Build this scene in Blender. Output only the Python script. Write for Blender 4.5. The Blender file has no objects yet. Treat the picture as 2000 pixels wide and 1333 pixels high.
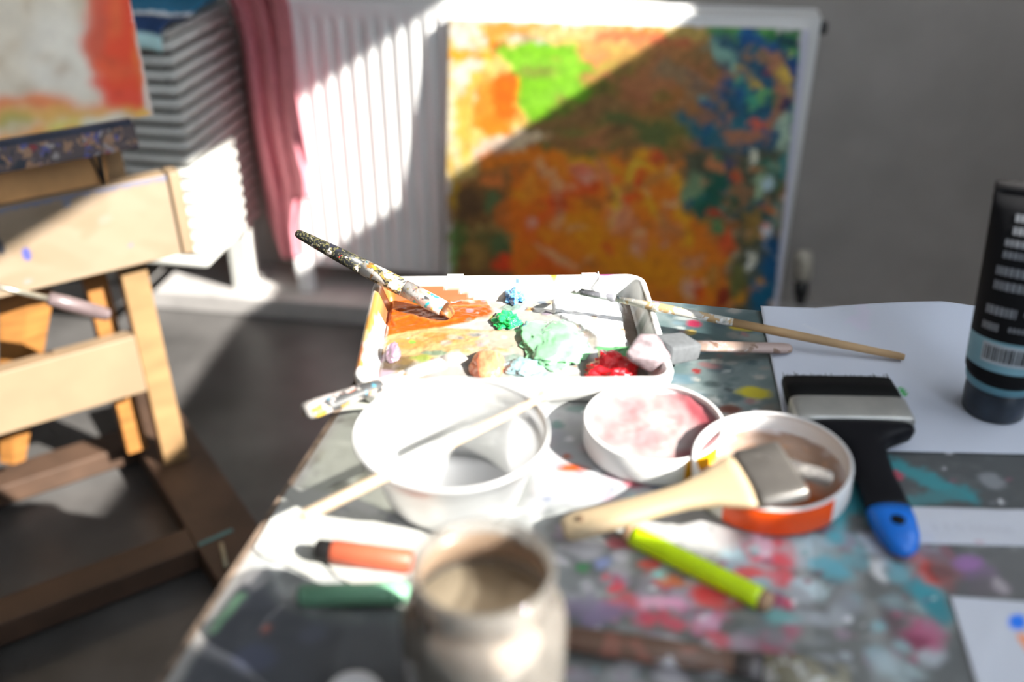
import bpy, bmesh, math, random
import numpy as np
from mathutils import Vector, Matrix, noise as mnoise
random.seed(7)
SC = bpy.context.scene
COL = SC.collection
V = Vector

# ------------------------------------------------------------------ camera model (35 mm lens, tilted down 30 degrees)
CAM = V((0, 0, 1.25)); PITCH = math.radians(30); FPX = 2000 * 35 / 36
CP, SP = math.cos(PITCH), math.sin(PITCH)
def ray(u, v):
    a = (u - 1000) / FPX; b = (666.5 - v) / FPX
    return V((a, CP + b * SP, -SP + b * CP))
def at(u, v, z=0.75):
    d = ray(u, v); return CAM + d * ((z - CAM.z) / d.z)
def hit(u, v, p0, n):
    d = ray(u, v); return CAM + d * ((V(p0) - CAM).dot(n) / d.dot(n))

TZ = 0.75                                   # table top
YAW = math.radians(9.5)                     # the back wall against the camera
WS = V((math.cos(YAW), -math.sin(YAW), 0)); WN = V((math.sin(YAW), math.cos(YAW), 0)); UP = V((0, 0, 1))
def WF(s, c, z): return WS * s + WN * c + UP * z
def wall_hit(u, v, c): return hit(u, v, WN * c, WN)
TY = math.radians(12)
TU = V((math.cos(TY), -math.sin(TY), 0)); TV = V((math.sin(TY), math.cos(TY), 0))
def TF(u, v, z=TZ): return TU * u + TV * v + UP * z

# ------------------------------------------------------------------ colour
def lin(r, g, b, k=1.0):
    f = lambda c: (c / 255 / 12.92 if c <= 10.3 else ((c / 255 + .055) / 1.055) ** 2.4) / k
    return tuple(min(.92, f(c)) for c in (r, g, b))
def SUN(r, g, b): return lin(r, g, b, 2.6)      # how a colour seen in full sun on the table converts to the paint's own colour
def SHD(r, g, b): return lin(r, g, b, .46)      # the same for a colour seen in the shade of the wall
def TSH(r, g, b): return lin(r, g, b, .42)

# ------------------------------------------------------------------ materials
MATS = {}
def nt(name):
    m = bpy.data.materials.new(name); m.use_nodes = True
    N = m.node_tree.nodes; L = m.node_tree.links
    return m, N, L, N['Principled BSDF']
def mat(name, col, rough=.5, var=.12, scale=30, bump=.0, metal=0., stretch=None, trans=0., coat=0.):
    if name in MATS: return MATS[name]
    m, N, L, b = nt(name)
    tc = N.new('ShaderNodeTexCoord'); src = tc.outputs['Object']
    if stretch:
        mp = N.new('ShaderNodeMapping'); mp.inputs['Scale'].default_value = stretch
        L.new(src, mp.inputs[0]); src = mp.outputs[0]
    nz = N.new('ShaderNodeTexNoise'); nz.inputs['Scale'].default_value = scale; nz.inputs['Detail'].default_value = 4
    L.new(src, nz.inputs['Vector'])
    rp = N.new('ShaderNodeValToRGB')
    rp.color_ramp.elements[0].position = .3; rp.color_ramp.elements[1].position = .7
    rp.color_ramp.elements[0].color = tuple(c * (1 - var) for c in col) + (1,)
    rp.color_ramp.elements[1].color = tuple(min(1, c * (1 + var)) for c in col) + (1,)
    L.new(nz.outputs[0], rp.inputs[0]); L.new(rp.outputs[0], b.inputs['Base Color'])
    b.inputs['Roughness'].default_value = rough; b.inputs['Metallic'].default_value = metal; b.inputs['Specular IOR Level'].default_value = .12 if name.startswith('black') else .5
    if coat: b.inputs['Coat Weight'].default_value = coat
    if bump:
        bp = N.new('ShaderNodeBump'); bp.inputs['Strength'].default_value = bump; bp.inputs['Distance'].default_value = .002
        L.new(nz.outputs[0], bp.inputs['Height']); L.new(bp.outputs[0], b.inputs['Normal'])
    MATS[name] = m; return m
def attr_mat(name, rough=.5, bump=.15, scale=200, coat=0.):
    if name in MATS: return MATS[name]
    m, N, L, b = nt(name)
    a = N.new('ShaderNodeAttribute'); a.attribute_name = 'Col'
    L.new(a.outputs['Color'], b.inputs['Base Color'])
    tc = N.new('ShaderNodeTexCoord'); nz = N.new('ShaderNodeTexNoise'); nz.inputs['Scale'].default_value = scale; nz.inputs['Detail'].default_value = 5
    L.new(tc.outputs['Object'], nz.inputs['Vector'])
    bp = N.new('ShaderNodeBump'); bp.inputs['Strength'].default_value = bump; bp.inputs['Distance'].default_value = .001
    L.new(nz.outputs[0], bp.inputs['Height']); L.new(bp.outputs[0], b.inputs['Normal'])
    b.inputs['Roughness'].default_value = rough
    if coat: b.inputs['Coat Weight'].default_value = coat
    MATS[name] = m; return m
def splat_mat(name, base, spots, scale=60, rough=.5, stretch=(1, 1, 1)):
    """base colour with layers of paint splatter: spots = [(colour, threshold, scale factor)]"""
    if name in MATS: return MATS[name]
    m, N, L, b = nt(name)
    tc = N.new('ShaderNodeTexCoord'); mp = N.new('ShaderNodeMapping'); mp.inputs['Scale'].default_value = stretch
    L.new(tc.outputs['Object'], mp.inputs[0])
    rgb = N.new('ShaderNodeRGB'); rgb.outputs[0].default_value = base + (1,); cur = rgb.outputs[0]
    for i, (c, th, sf) in enumerate(spots):
        nz = N.new('ShaderNodeTexNoise'); nz.noise_dimensions = '4D'; nz.inputs['W'].default_value = i * 3.7 + 1
        nz.inputs['Scale'].default_value = scale * sf; nz.inputs['Detail'].default_value = 3; nz.inputs['Distortion'].default_value = .6
        L.new(mp.outputs[0], nz.inputs['Vector'])
        mr = N.new('ShaderNodeMapRange'); mr.inputs[1].default_value = th - .015; mr.inputs[2].default_value = th + .015
        L.new(nz.outputs[0], mr.inputs[0])
        mx = N.new('ShaderNodeMix'); mx.data_type = 'RGBA'
        L.new(mr.outputs[0], mx.inputs[0]); L.new(cur, mx.inputs[6]); mx.inputs[7].default_value = c + (1,); cur = mx.outputs[2]
    L.new(cur, b.inputs['Base Color']); b.inputs['Roughness'].default_value = rough
    MATS[name] = m; return m
def sheer_mat(name, col, clear=.45, transl=.5, rough=.35, gloss=.08):
    """cloudy see-through plastic / blind: part clear, part scattering front and back"""
    if name in MATS: return MATS[name]
    m, N, L, b = nt(name); out = N['Material Output']; N.remove(b)
    d = N.new('ShaderNodeBsdfDiffuse'); t = N.new('ShaderNodeBsdfTranslucent'); x = N.new('ShaderNodeBsdfTransparent'); g = N.new('ShaderNodeBsdfGlossy')
    for k in (d, t): k.inputs[0].default_value = col + (1,)
    g.inputs['Roughness'].default_value = rough
    nz = N.new('ShaderNodeTexNoise'); nz.inputs['Scale'].default_value = 8
    mr = N.new('ShaderNodeMapRange'); mr.inputs[3].default_value = clear * .8; mr.inputs[4].default_value = clear * 1.2
    L.new(nz.outputs[0], mr.inputs[0])
    m1 = N.new('ShaderNodeMixShader'); m1.inputs[0].default_value = transl; L.new(d.outputs[0], m1.inputs[1]); L.new(t.outputs[0], m1.inputs[2])
    m2 = N.new('ShaderNodeMixShader'); L.new(mr.outputs[0], m2.inputs[0]); L.new(m1.outputs[0], m2.inputs[1]); L.new(x.outputs[0], m2.inputs[2])
    fr = N.new('ShaderNodeFresnel'); fr.inputs[0].default_value = 1.4
    m3 = N.new('ShaderNodeMixShader'); L.new(fr.outputs[0], m3.inputs[0]); L.new(m2.outputs[0], m3.inputs[1]); L.new(g.outputs[0], m3.inputs[2])
    L.new(m3.outputs[0], out.inputs[0]); MATS[name] = m; return m

# ------------------------------------------------------------------ objects
ORG = {}
def tag(o, label=None, cat=None, group=None, kind=None):
    if label: o['label'] = label
    if cat: o['category'] = cat
    if group: o['group'] = group
    if kind: o['kind'] = kind
    return o
def thing(name, label, cat, loc, group=None):
    o = bpy.data.objects.new(name, None); COL.objects.link(o); o.location = loc; o.empty_display_size = .02
    ORG[o] = V(loc); return tag(o, label, cat, group)
def build(name, verts, faces, m, parent=None, smooth=True, colors=None, auto=None, label=None):
    """links one mesh object from world-space points"""
    org = ORG[parent] if parent else V((0, 0, 0))
    me = bpy.data.meshes.new(name)
    me.from_pydata([tuple(V(v) - org) for v in verts], [], [tuple(f) for f in faces])
    if colors is not None:
        ca = me.color_attributes.new('Col', 'FLOAT_COLOR', 'POINT')
        c = np.ones((len(verts), 4), dtype=np.float32); c[:, :3] = colors; ca.data.foreach_set('color', c.ravel())
    bm = bmesh.new(); bm.from_mesh(me); bmesh.ops.recalc_face_normals(bm, faces=bm.faces); bm.to_mesh(me); bm.free()
    if smooth:
        for p in me.polygons: p.use_smooth = True
    if auto:
        me.update()
        try: me.set_sharp_from_angle(angle=math.radians(auto))
        except Exception: pass
    me.materials.append(m)
    o = bpy.data.objects.new(name, me); COL.objects.link(o)
    if parent: o.parent = parent; ORG[o] = org
    else: ORG[o] = V((0, 0, 0))
    if label: o['label'] = label
    return o
def solo(name, label, cat, verts, faces, m, base, group=None, **k):
    """a thing that is one mesh; its origin at base"""
    o = build(name, [V(v) - V(base) for v in verts], faces, m, None, **k); o.location = base; ORG[o] = V(base)
    return tag(o, label, cat, group)
class MB:
    def __init__(s): s.v = []; s.f = []
    def add(s, vs, fs):
        k = len(s.v); s.v += [V(v) for v in vs]; s.f += [tuple(i + k for i in f) for f in fs]; return s
    def box(s, o, ax, ay, az, bev=0.):
        """oriented box from corner o with edge vectors"""
        o, ax, ay, az = V(o), V(ax), V(ay), V(az)
        bm = bmesh.new(); bmesh.ops.create_cube(bm, size=1)
        lx, ly, lz = ax.length, ay.length, az.length
        for v in bm.verts: v.co = V(((v.co.x + .5) * lx, (v.co.y + .5) * ly, (v.co.z + .5) * lz))
        if bev: bmesh.ops.bevel(bm, geom=bm.edges[:], offset=bev, segments=2, affect='EDGES', profile=.6)
        nx, ny, nz = ax / lx, ay / ly, az / lz
        bm.verts.index_update()
        s.add([o + nx * v.co.x + ny * v.co.y + nz * v.co.z for v in bm.verts], [[v.index for v in f.verts] for f in bm.faces]); bm.free(); return s
    def loft(s, rings, cap=True):
        n = len(rings[0]); vs = [p for r in rings for p in r]; fs = []
        for i in range(len(rings) - 1):
            for j in range(n):
                a = i * n + j; b = i * n + (j + 1) % n; fs.append((a, b, b + n, a + n))
        if cap: fs.append(tuple(range(n))[::-1]); fs.append(tuple(range((len(rings) - 1) * n, len(rings) * n)))
        return s.add(vs, fs)
    def rod(s, p0, p1, prof, n=16, up=UP, ex=2.0):
        """prof: (t, half width, half height[, side shift, up shift])"""
        p0, p1 = V(p0), V(p1); a = (p1 - p0); sd = a.cross(V(up)).normalized(); u = sd.cross(a).normalized(); R = []
        for q in prof:
            c = p0 + a * q[0] + sd * (q[3] if len(q) > 3 else 0) + u * (q[4] if len(q) > 4 else 0)
            R.append([c + sd * (q[1] * math.copysign(abs(math.cos(t)) ** (2 / ex), math.cos(t))) + u * (q[2] * math.copysign(abs(math.sin(t)) ** (2 / ex), math.sin(t))) for t in [2 * math.pi * k / n for k in range(n)]])
        return s.loft(R)
    def lathe(s, c, prof, n=64, closed=False, tilt=None):
        """prof: (radius, z) round a vertical axis at c"""
        c = V(c); M = tilt or Matrix.Identity(3); R = []
        for r, z in prof:
            R.append([c + M @ V((r * math.cos(2 * math.pi * k / n), r * math.sin(2 * math.pi * k / n), z)) for k in range(n)])
        if closed: R.append(R[0]); return s.loft(R, cap=False)
        return s.loft(R)
    def build(s, name, m, parent=None, **k): return build(name, s.v, s.f, m, parent, **k)
    def solo(s, name, label, cat, m, base, group=None, **k): return solo(name, label, cat, s.v, s.f, m, base, group, **k)
def boxw(s0, s1, c0, c1, z0, z1, bev=0.): return MB().box(WF(s0, c0, z0), WS * (s1 - s0), WN * (c1 - c0), UP * (z1 - z0), bev)

# ------------------------------------------------------------------ painting colours onto a grid of points
def vnoise(x, y, scale, seed=0):
    rs = np.random.RandomState(seed); T = rs.rand(128, 128)
    fx = x * scale + 57.3; fy = y * scale + 31.7
    ix = np.floor(fx).astype(int); iy = np.floor(fy).astype(int); tx = fx - ix; ty = fy - iy
    tx = tx * tx * (3 - 2 * tx); ty = ty * ty * (3 - 2 * ty)
    g = lambda a, b: T[a % 128, b % 128]
    return (g(ix, iy) * (1 - tx) + g(ix + 1, iy) * tx) * (1 - ty) + (g(ix, iy + 1) * (1 - tx) + g(ix + 1, iy + 1) * tx) * ty
class Paint:
    """flat coordinates x, y (metres) of every point; px(u, v) gives those of a spot seen in the photo"""
    def __init__(s, x, y, base, px, mpp):
        s.x = np.asarray(x); s.y = np.asarray(y); s.c = np.tile(np.array(base, dtype=float), (len(s.x), 1)); s.h = np.zeros(len(s.x))
        s.px = px; s.mpp = mpp; s.seed = 1
    def nz(s, sc, oct=3):
        s.seed += 1; r = 0; a = 1; t = 0
        for o in range(oct): r = r + a * vnoise(s.x, s.y, sc * 2 ** o, s.seed * 7 + o); t += a; a *= .5
        return r / t
    def mix(s, m, col, h=0.):
        m = np.clip(m, 0, 1); s.c = s.c * (1 - m[:, None]) + np.array(col)[None] * m[:, None]; s.h = s.h * (1 - m * (h > 0)) + h * m
    def ell(s, u, v, ru, rv, col, rot=0, soft=.25, rag=.35, alpha=1., sc=None, h=0.):
        kx, ky = s.mpp(u, v); cx, cy = s.px(u, v); rx, ry = ru * kx, rv * ky
        a = math.radians(rot); dx, dy = s.x - cx, s.y - cy
        p = (dx * math.cos(a) + dy * math.sin(a)) / rx; q = (-dx * math.sin(a) + dy * math.cos(a)) / ry
        d = np.sqrt(p * p + q * q)
        near = d < 2.2
        if not near.any(): return
        n = s.nz(sc or 1.2 / max(rx, ry)) - .5
        m = (1 + soft - (d + n * 2 * rag)) / (2 * soft)
        s.mix(np.where(near, np.clip(m, 0, 1) * alpha, 0), col, h)
    def stroke(s, pts, w, col, soft=.4, rag=.5, alpha=1., h=0.):
        P = [np.array(s.px(*p)) for p in pts]; k = s.mpp(*pts[0])[0]; w = w * k
        d = np.full(len(s.x), 9.)
        for a, b in zip(P, P[1:]):
            e = b - a; L = max(e @ e, 1e-9); t = np.clip(((s.x - a[0]) * e[0] + (s.y - a[1]) * e[1]) / L, 0, 1)
            d = np.minimum(d, np.hypot(s.x - a[0] - t * e[0], s.y - a[1] - t * e[1]))
        n = s.nz(1.5 / w, 3) - .5
        m = (1 + soft - (d / w + n * 2 * rag)) / (2 * soft)
        s.mix(np.where(d < 2.5 * w, np.clip(m, 0, 1) * alpha, 0), col, h)
    def poly(s, pts, col, soft=4, rag=6, alpha=1., h=0.):
        P = [np.array(s.px(*p)) for p in pts]; k = s.mpp(*pts[0])[0]
        ins = np.zeros(len(s.x), bool); d = np.full(len(s.x), 9.)
        for a, b in zip(P, P[1:] + P[:1]):
            c1 = (a[1] > s.y) != (b[1] > s.y)
            with np.errstate(divide='ignore', invalid='ignore'):
                xi = (b[0] - a[0]) * (s.y - a[1]) / (b[1] - a[1] + 1e-12) + a[0]
            ins ^= c1 & (s.x < xi)
            e = b - a; L = max(e @ e, 1e-9); t = np.clip(((s.x - a[0]) * e[0] + (s.y - a[1]) * e[1]) / L, 0, 1)
            d = np.minimum(d, np.hypot(s.x - a[0] - t * e[0], s.y - a[1] - t * e[1]))
        sd = np.where(ins, d, -d) + (s.nz(.5 / (rag * k + 1e-6) * .4, 3) - .5) * 2 * rag * k
        s.mix(np.clip(.5 + sd / (2 * soft * k), 0, 1) * alpha, col, h)
    def specks(s, box, n, cols, r=(2, 8), alpha=(.5, 1), asp=(1, 2.2), seed=0, rag=.4):
        R = random.Random(seed)
        for i in range(n):
            rr = R.uniform(*r); k = R.uniform(*asp)
            s.ell(R.uniform(box[0], box[2]), R.uniform(box[1], box[3]), rr * k, rr, R.choice(cols), rot=R.uniform(-40, 40), soft=.3, rag=rag, alpha=R.uniform(*alpha))
def smear(P, nx, ny, amt, sc, blur=0, var=.0):
    """drag the wet paint about a little so that stroke edges turn ragged"""
    C = P.c.reshape(ny, nx, 3); J, I = np.mgrid[0:ny, 0:nx]
    dx = (P.nz(sc, 3) - .5).reshape(ny, nx) * 2 * amt; dy = (P.nz(sc, 3) - .5).reshape(ny, nx) * 2 * amt
    C = C[np.clip((J + dy).round().astype(int), 0, ny - 1), np.clip((I + dx).round().astype(int), 0, nx - 1)]
    for _ in range(blur):
        A = np.pad(C, ((1, 1), (1, 1), (0, 0)), 'edge'); C = (A[:-2, 1:-1] + A[2:, 1:-1] + A[1:-1, :-2] + A[1:-1, 2:] + 2 * A[1:-1, 1:-1]) / 6
    C = C.reshape(-1, 3)
    if var: C = C * (1 + (P.nz(sc * 2.2, 3) - .5) * 2 * var)[:, None]
    P.c = np.clip(C, 0, .92)
def grid_faces(nx, ny): return [(j * nx + i, j * nx + i + 1, (j + 1) * nx + i + 1, (j + 1) * nx + i) for j in range(ny - 1) for i in range(nx - 1)]
def table_px(z):
    def px(u, v): p = at(u, v, z); return p.x, p.y
    def mpp(u, v):
        a = at(u, v, z); b = at(u + 2, v, z); c = at(u, v + 2, z); return (b - a).length / 2, (c - a).length / 2
    return px, mpp

# ================================================================== THE ROOM
RX = 1.5; CW = 2.36; SL = -2.6; CF = -2.2; CEIL = 3.05
SILL, HEAD, JN0, JN1 = 1.72, 2.95, -.215, 1.82
floor_m = mat('grey_painted_concrete', (.085, .081, .078), .42, .35, 5, .1)
wall_m = mat('white_painted_brick_wall', (.37, .34, .315), .75, .08, 7, .3)
ceil_m = mat('white_ceiling_paint', (.75, .74, .72), .9, .04, 6)
def struct(o): o['kind'] = 'structure'; return o
struct(boxw(SL, RX, CF, CW, -.1, 0).build('floor', floor_m, smooth=False))
struct(boxw(SL, RX + .25, CW, CW + .15, -.1, CEIL).build('wall_back', wall_m, smooth=False))
mb = MB()
for (c0, c1, z0, z1) in ((CF, -1.95, -.1, CEIL), (-.55, JN0, -.1, CEIL), (-1.95, -.55, -.1, .95), (-1.95, -.55, HEAD, CEIL), (JN1, CW, -.1, CEIL), (JN0, JN1, -.1, SILL), (JN0, JN1, HEAD, CEIL)):
    mb.add(*(lambda b: (b.v, b.f))(boxw(RX, RX + .06, c0, c1, z0, z1)))
struct(mb.build('wall_right', wall_m, smooth=False))
struct(boxw(SL - .15, SL, CF, CW, -.1, CEIL).build('wall_left', wall_m, smooth=False))
struct(boxw(SL, RX, CF, CW, CEIL, CEIL + .1).build('ceiling', ceil_m, smooth=False))
fm = mat('white_window_frame_paint', (.75, .75, .74), .4, .03)
mb = MB()
for (c0, c1, z0, z1) in ((JN0, JN1, SILL - .04, SILL), (JN0, JN1, HEAD, HEAD + .04), (JN0 - .04, JN0, SILL - .04, HEAD + .04), (JN1, JN1 + .04, SILL - .04, HEAD + .04)):
    mb.add(*(lambda b: (b.v, b.f))(boxw(RX - .02, RX, c0, c1, z0, z1)))
win = struct(mb.build('window_1', fm, smooth=False))
sq = ((JN0, SILL), (JN1, SILL), (JN1, 1.817), (.075, 1.741), (.028, 1.846), (JN0, 1.846))
q = [WF(RX - .02, c, z) for c, z in sq] + [WF(RX, c, z) for c, z in sq]
build('added_sun_mask', q, [tuple(range(6)), tuple(range(11, 5, -1))] + [(k, (k + 1) % 6, (k + 1) % 6 + 6, k + 6) for k in range(6)], fm, win, smooth=False)  # added unseen board, outline cut to shape the sun's lower edge
blind_m = sheer_mat('added_blind_fabric', (.95, .92, .87), .02, .85, .6)
bz = lambda c: 2.425 - .125 * c                          # added unseen blind; slanted hem shapes the sun's upper edge, fabric diffuses light
def blind(c0, c1, z0, z1, par):
    x0, x1 = RX + .025, RX + .028
    q = [WF(x0, c0, z0), WF(x0, c1, z1), WF(x0, c1, HEAD), WF(x0, c0, HEAD)]
    q += [p + WS * (x1 - x0) for p in q]
    build('added_blind', q, [(0, 1, 2, 3), (7, 6, 5, 4), (0, 4, 5, 1), (1, 5, 6, 2), (2, 6, 7, 3), (3, 7, 4, 0)], blind_m, par, smooth=False)
blind(JN0 - .01, JN1 + .01, bz(JN0), bz(JN1), win)
mb = MB()
for (c0, c1, z0, z1) in ((-1.95, -.55, .91, .95), (-1.95, -.55, HEAD, HEAD + .04), (-1.99, -1.95, .91, HEAD + .04), (-.55, -.51, .91, HEAD + .04)):
    mb.add(*(lambda b: (b.v, b.f))(boxw(RX - .02, RX, c0, c1, z0, z1)))
fill_win = struct(mb.build('added_fill_window', fm, smooth=False))  # made-up unseen window, added so sky and bounced sun fill the room
struct(boxw(SL - .15, RX + .06, CF - .12, CF, -.1, CEIL + .1).build('wall_front', wall_m, smooth=False))
trim_m = mat('grey_painted_plinth', (.42, .40, .385), .6, .15, 12, .2)
struct(boxw(SL, RX, 2.15, CW, 0, .055, .006).build('trim_1', trim_m, smooth=False))

# ================================================================== RADIATOR
rw = mat('white_radiator_enamel', (.80, .80, .79), .35, .02, 10)
S0, S1, RC, RT, RB = -.935, .285, 2.235, .787, .118
rad = thing('radiator', 'long white ribbed panel radiator on the back wall behind the abstract painting', 'radiator', WF(-.3, 2.29, .118))
pitch = .0352; prof = []
s = S0
def ribc(x):
    f = ((x - S0) / pitch) % 1.0; f = min(f, 1 - f)
    return .015 * (1 - min(1, f / .2)) ** .8 if f < .2 else .0006 * math.cos(f * 6)
xs = np.arange(S0, S1 + 1e-6, pitch / 16)
rows = [(RB, 0, .0), (RB + .008, .35, 0), (RB + .022, 1, 0), (.735, 1, 0), (.752, .3, 0), (.757, 0, 0), (RT, 0, 0)]
vs = []; fs = []
for z, k, _ in rows:
    vs += [WF(x, RC + (0 if z > RB + .001 else .006) + k * ribc(x), z) for x in xs]
fs = grid_faces(len(xs), len(rows))
build('front_panel', vs, fs, rw, rad)
mb = MB(); mb.add(*(lambda b: (b.v, b.f))(boxw(S0, S1, 2.253, 2.32, RB + .01, RT - .012, .003)))
mb.build('rear_panel', rw, rad, smooth=False)
mb = MB()
for b in (boxw(S0, S1, RC, RC + .052, RT - .003, RT + .004, .002), boxw(S0, S1, RC + .085, RC + .095, RT - .003, RT + .004, .002)): mb.add(b.v, b.f)
k = S0
while k < S1 - .004:
    b = boxw(k, k + .0045, RC + .05, RC + .087, RT - .008, RT + .001); mb.add(b.v, b.f); k += .0125
mb.build('top_grille', rw, rad, smooth=False)
for s0 in (S0 - .003, S1): boxw(s0, s0 + .003, RC + .002, RC + .095, RB + .004, RT + .003).build('side_panel', rw, rad, smooth=False)
dk = mat('dark_metal', (.05, .05, .05), .45, .2, 40, metal=.6)
pv = wall_hit(1605, 55, 2.27)
MB().rod(pv - WS * .02, pv + WS * .012, [(0, .008, .014), (.9, .008, .014), (1, .005, .01)]).build('bleed_valve', dk, rad)
vm = mat('cream_valve_plastic', (.50, .46, .38), .5, .08)
pa = wall_hit(1570, 492, 2.25); pb = wall_hit(1566, 545, 2.25)
valve = MB().rod(pb, pa, [(0, .018, .018), (.1, .022, .022), (.75, .022, .022), (.95, .019, .019), (1, .012, .012)]).build('thermostatic_valve', vm, rad)
pc = wall_hit(1563, 592, 2.25)
MB().rod(pc, pb, [(0, .013, .013), (.3, .013, .013), (.35, .018, .018), (1, .018, .018)]).build('valve_body', dk, valve)
p2 = V(pc); p2.z = .055
MB().rod(p2, pc, [(0, .008, .008), (1, .008, .008)]).build('pipe', mat('brown_pipe_paint', (.16, .10, .06), .5), rad)
for s0, g in ((-.915, 1), (.15, 1)):
    MB().box(WF(s0 - .02, 2.20, .055), WS * .04 + WN * .0, WN * .035, (UP * .085 + WN * .02 - WS * .012), .006).build('foot', rw, rad, smooth=False)

# ================================================================== LEANING ABSTRACT PAINTING
def cpl(z): return 2.166 + (z - .055) * (2.214 - 2.166) / (.757 - .055)
n_c = (UP * (2.214 - 2.166) - WN * (.757 - .055)).normalized(); n_c = -n_c if n_c.dot(WN) > 0 else n_c
p_c = WF(0, 2.166, .055)
TL, TR = hit(878, 37, p_c, n_c), hit(1581, 58, p_c, n_c)
BLe, BRe = hit(870, 525, p_c, n_c), hit(1520, 600, p_c, n_c)
def down(a, b):
    t = (.056 - a.z) / (b.z - a.z); return a + (b - a) * t
BL, BR = down(TL, BLe), down(TR, BRe)
def canvas_px(u, v): p = hit(u, v, p_c, n_c); return p.dot(WS), p.z
def canvas_mpp(u, v):
    a = hit(u, v, p_c, n_c); return (hit(u + 2, v, p_c, n_c) - a).length / 2, (hit(u, v + 2, p_c, n_c) - a).length / 2
NX, NY = 230, 200
vs = []
for j in range(NY):
    for i in range(NX):
        a, b = i / (NX - 1), j / (NY - 1)
        vs.append((BL * (1 - a) + BR * a) * (1 - b) + (TL * (1 - a) + TR * a) * b)
P = Paint([v.dot(WS) for v in vs], [v.z for v in vs], (.74, .73, .70), canvas_px, canvas_mpp)
LIT = lambda r, g, b: lin(r, g, b, 1.7)
brown, dbrown, olive = SHD(112, 76, 40), SHD(82, 58, 34), SHD(88, 84, 34)
P.poly([(880, 44), (1568, 66), (1508, 640), (874, 640)], SHD(120, 78, 38), 4, 4)
# light yellow corner
P.poly([(880, 44), (1330, 52), (1300, 95), (1010, 100), (1035, 240), (960, 320), (895, 350), (874, 380)], LIT(255, 222, 130), 6, 10)
P.stroke([(890, 60), (930, 120), (900, 140)], 14, LIT(255, 245, 230)); P.stroke([(885, 100), (960, 112)], 10, LIT(255, 180, 40)); P.stroke([(930, 60), (975, 90)], 9, LIT(255, 170, 30))
P.stroke([(910, 45), (940, 80)], 9, LIT(255, 240, 220)); P.stroke([(895, 150), (925, 190)], 14, LIT(255, 246, 225)); P.stroke([(885, 180), (890, 330)], 9, LIT(255, 240, 190))
P.poly([(925, 140), (990, 150), (1020, 140), (1020, 235), (960, 260), (920, 240)], LIT(255, 160, 50), 8, 14); P.poly([(955, 148), (1020, 142), (1018, 232), (965, 236)], LIT(255, 118, 8), 5, 12); P.ell(965, 245, 30, 26, LIT(255, 150, 30))
P.stroke([(930, 150), (900, 240), (905, 300)], 12, LIT(255, 205, 90)); P.stroke([(940, 300), (1040, 258)], 14, LIT(255, 225, 200))
P.stroke([(960, 55), (1330, 72)], 14, LIT(255, 175, 70)); P.stroke([(1050, 62), (1200, 66)], 9, LIT(255, 225, 150)); P.stroke([(1180, 75), (1340, 78)], 13, LIT(255, 140, 90))
P.stroke([(1000, 75), (1060, 85)], 8, LIT(255, 245, 225)); P.ell(975, 95, 12, 14, SHD(110, 40, 30)); P.ell(1030, 78, 20, 10, LIT(190, 150, 70), alpha=.7); P.ell(1065, 92, 16, 8, LIT(255, 250, 235))
# green field
P.poly([(966, 90), (1085, 86), (1160, 92), (1262, 104), (1280, 160), (1210, 200), (1040, 258), (1014, 205), (1004, 140)], LIT(140, 212, 36), 4, 5)
P.ell(1070, 130, 70, 24, LIT(160, 228, 62), alpha=.6); P.ell(1090, 185, 60, 20, LIT(150, 215, 60), alpha=.6, rot=20)
P.stroke([(1030, 250), (1260, 160)], 9, LIT(70, 130, 40), alpha=.6)
# brown and olive middle
P.ell(1165, 112, 20, 14, SHD(130, 70, 45)); P.stroke([(1150, 105), (1320, 120), (1400, 100)], 22, SHD(140, 95, 55), alpha=.8)
P.stroke([(1060, 260), (1200, 200), (1390, 110)], 26, SHD(105, 78, 44)); P.stroke([(1080, 280), (1260, 260), (1330, 250)], 26, SHD(86, 84, 38)); P.stroke([(1200, 240), (1290, 270)], 24, SHD(70, 76, 38))
P.stroke([(1230, 160), (1360, 150)], 22, SHD(128, 82, 50)); P.stroke([(1290, 130), (1400, 190)], 16, SHD(110, 88, 62)); P.ell(1240, 190, 30, 14, SHD(130, 80, 50)); P.ell(1190, 262, 50, 14, SHD(118, 86, 46))
P.stroke([(1320, 60), (1380, 68)], 16, SHD(140, 118, 62)); P.stroke([(1400, 62), (1500, 66)], 14, SHD(66, 118, 56)); P.stroke([(1000, 290), (1060, 262)], 10, SHD(170, 150, 120))
# dark lower left
P.poly([(878, 385), (935, 340), (1000, 345), (1010, 640), (874, 640)], SHD(88, 62, 32), 8, 14)
for (u, v, a, b, c) in ((915, 400, 22, 30, SHD(70, 50, 30)), (960, 395, 14, 18, SHD(66, 78, 46)), (990, 430, 20, 40, SHD(150, 80, 30)), (900, 470, 16, 30, SHD(62, 74, 34)), (950, 470, 30, 22, SHD(76, 70, 36)),
        (985, 480, 18, 26, SHD(58, 70, 40)), (985, 510, 22, 18, SHD(170, 50, 20)), (930, 500, 20, 30, SHD(110, 84, 40)), (960, 350, 22, 14, SHD(160, 90, 40)), (885, 360, 8, 60, LIT(240, 190, 60)), (885, 500, 7, 60, SHD(80, 110, 60))):
    P.ell(u, v, a, b, c, rag=.6)
P.stroke([(905, 455), (960, 440), (1000, 470)], 6, SHD(120, 100, 54), alpha=.6)
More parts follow.
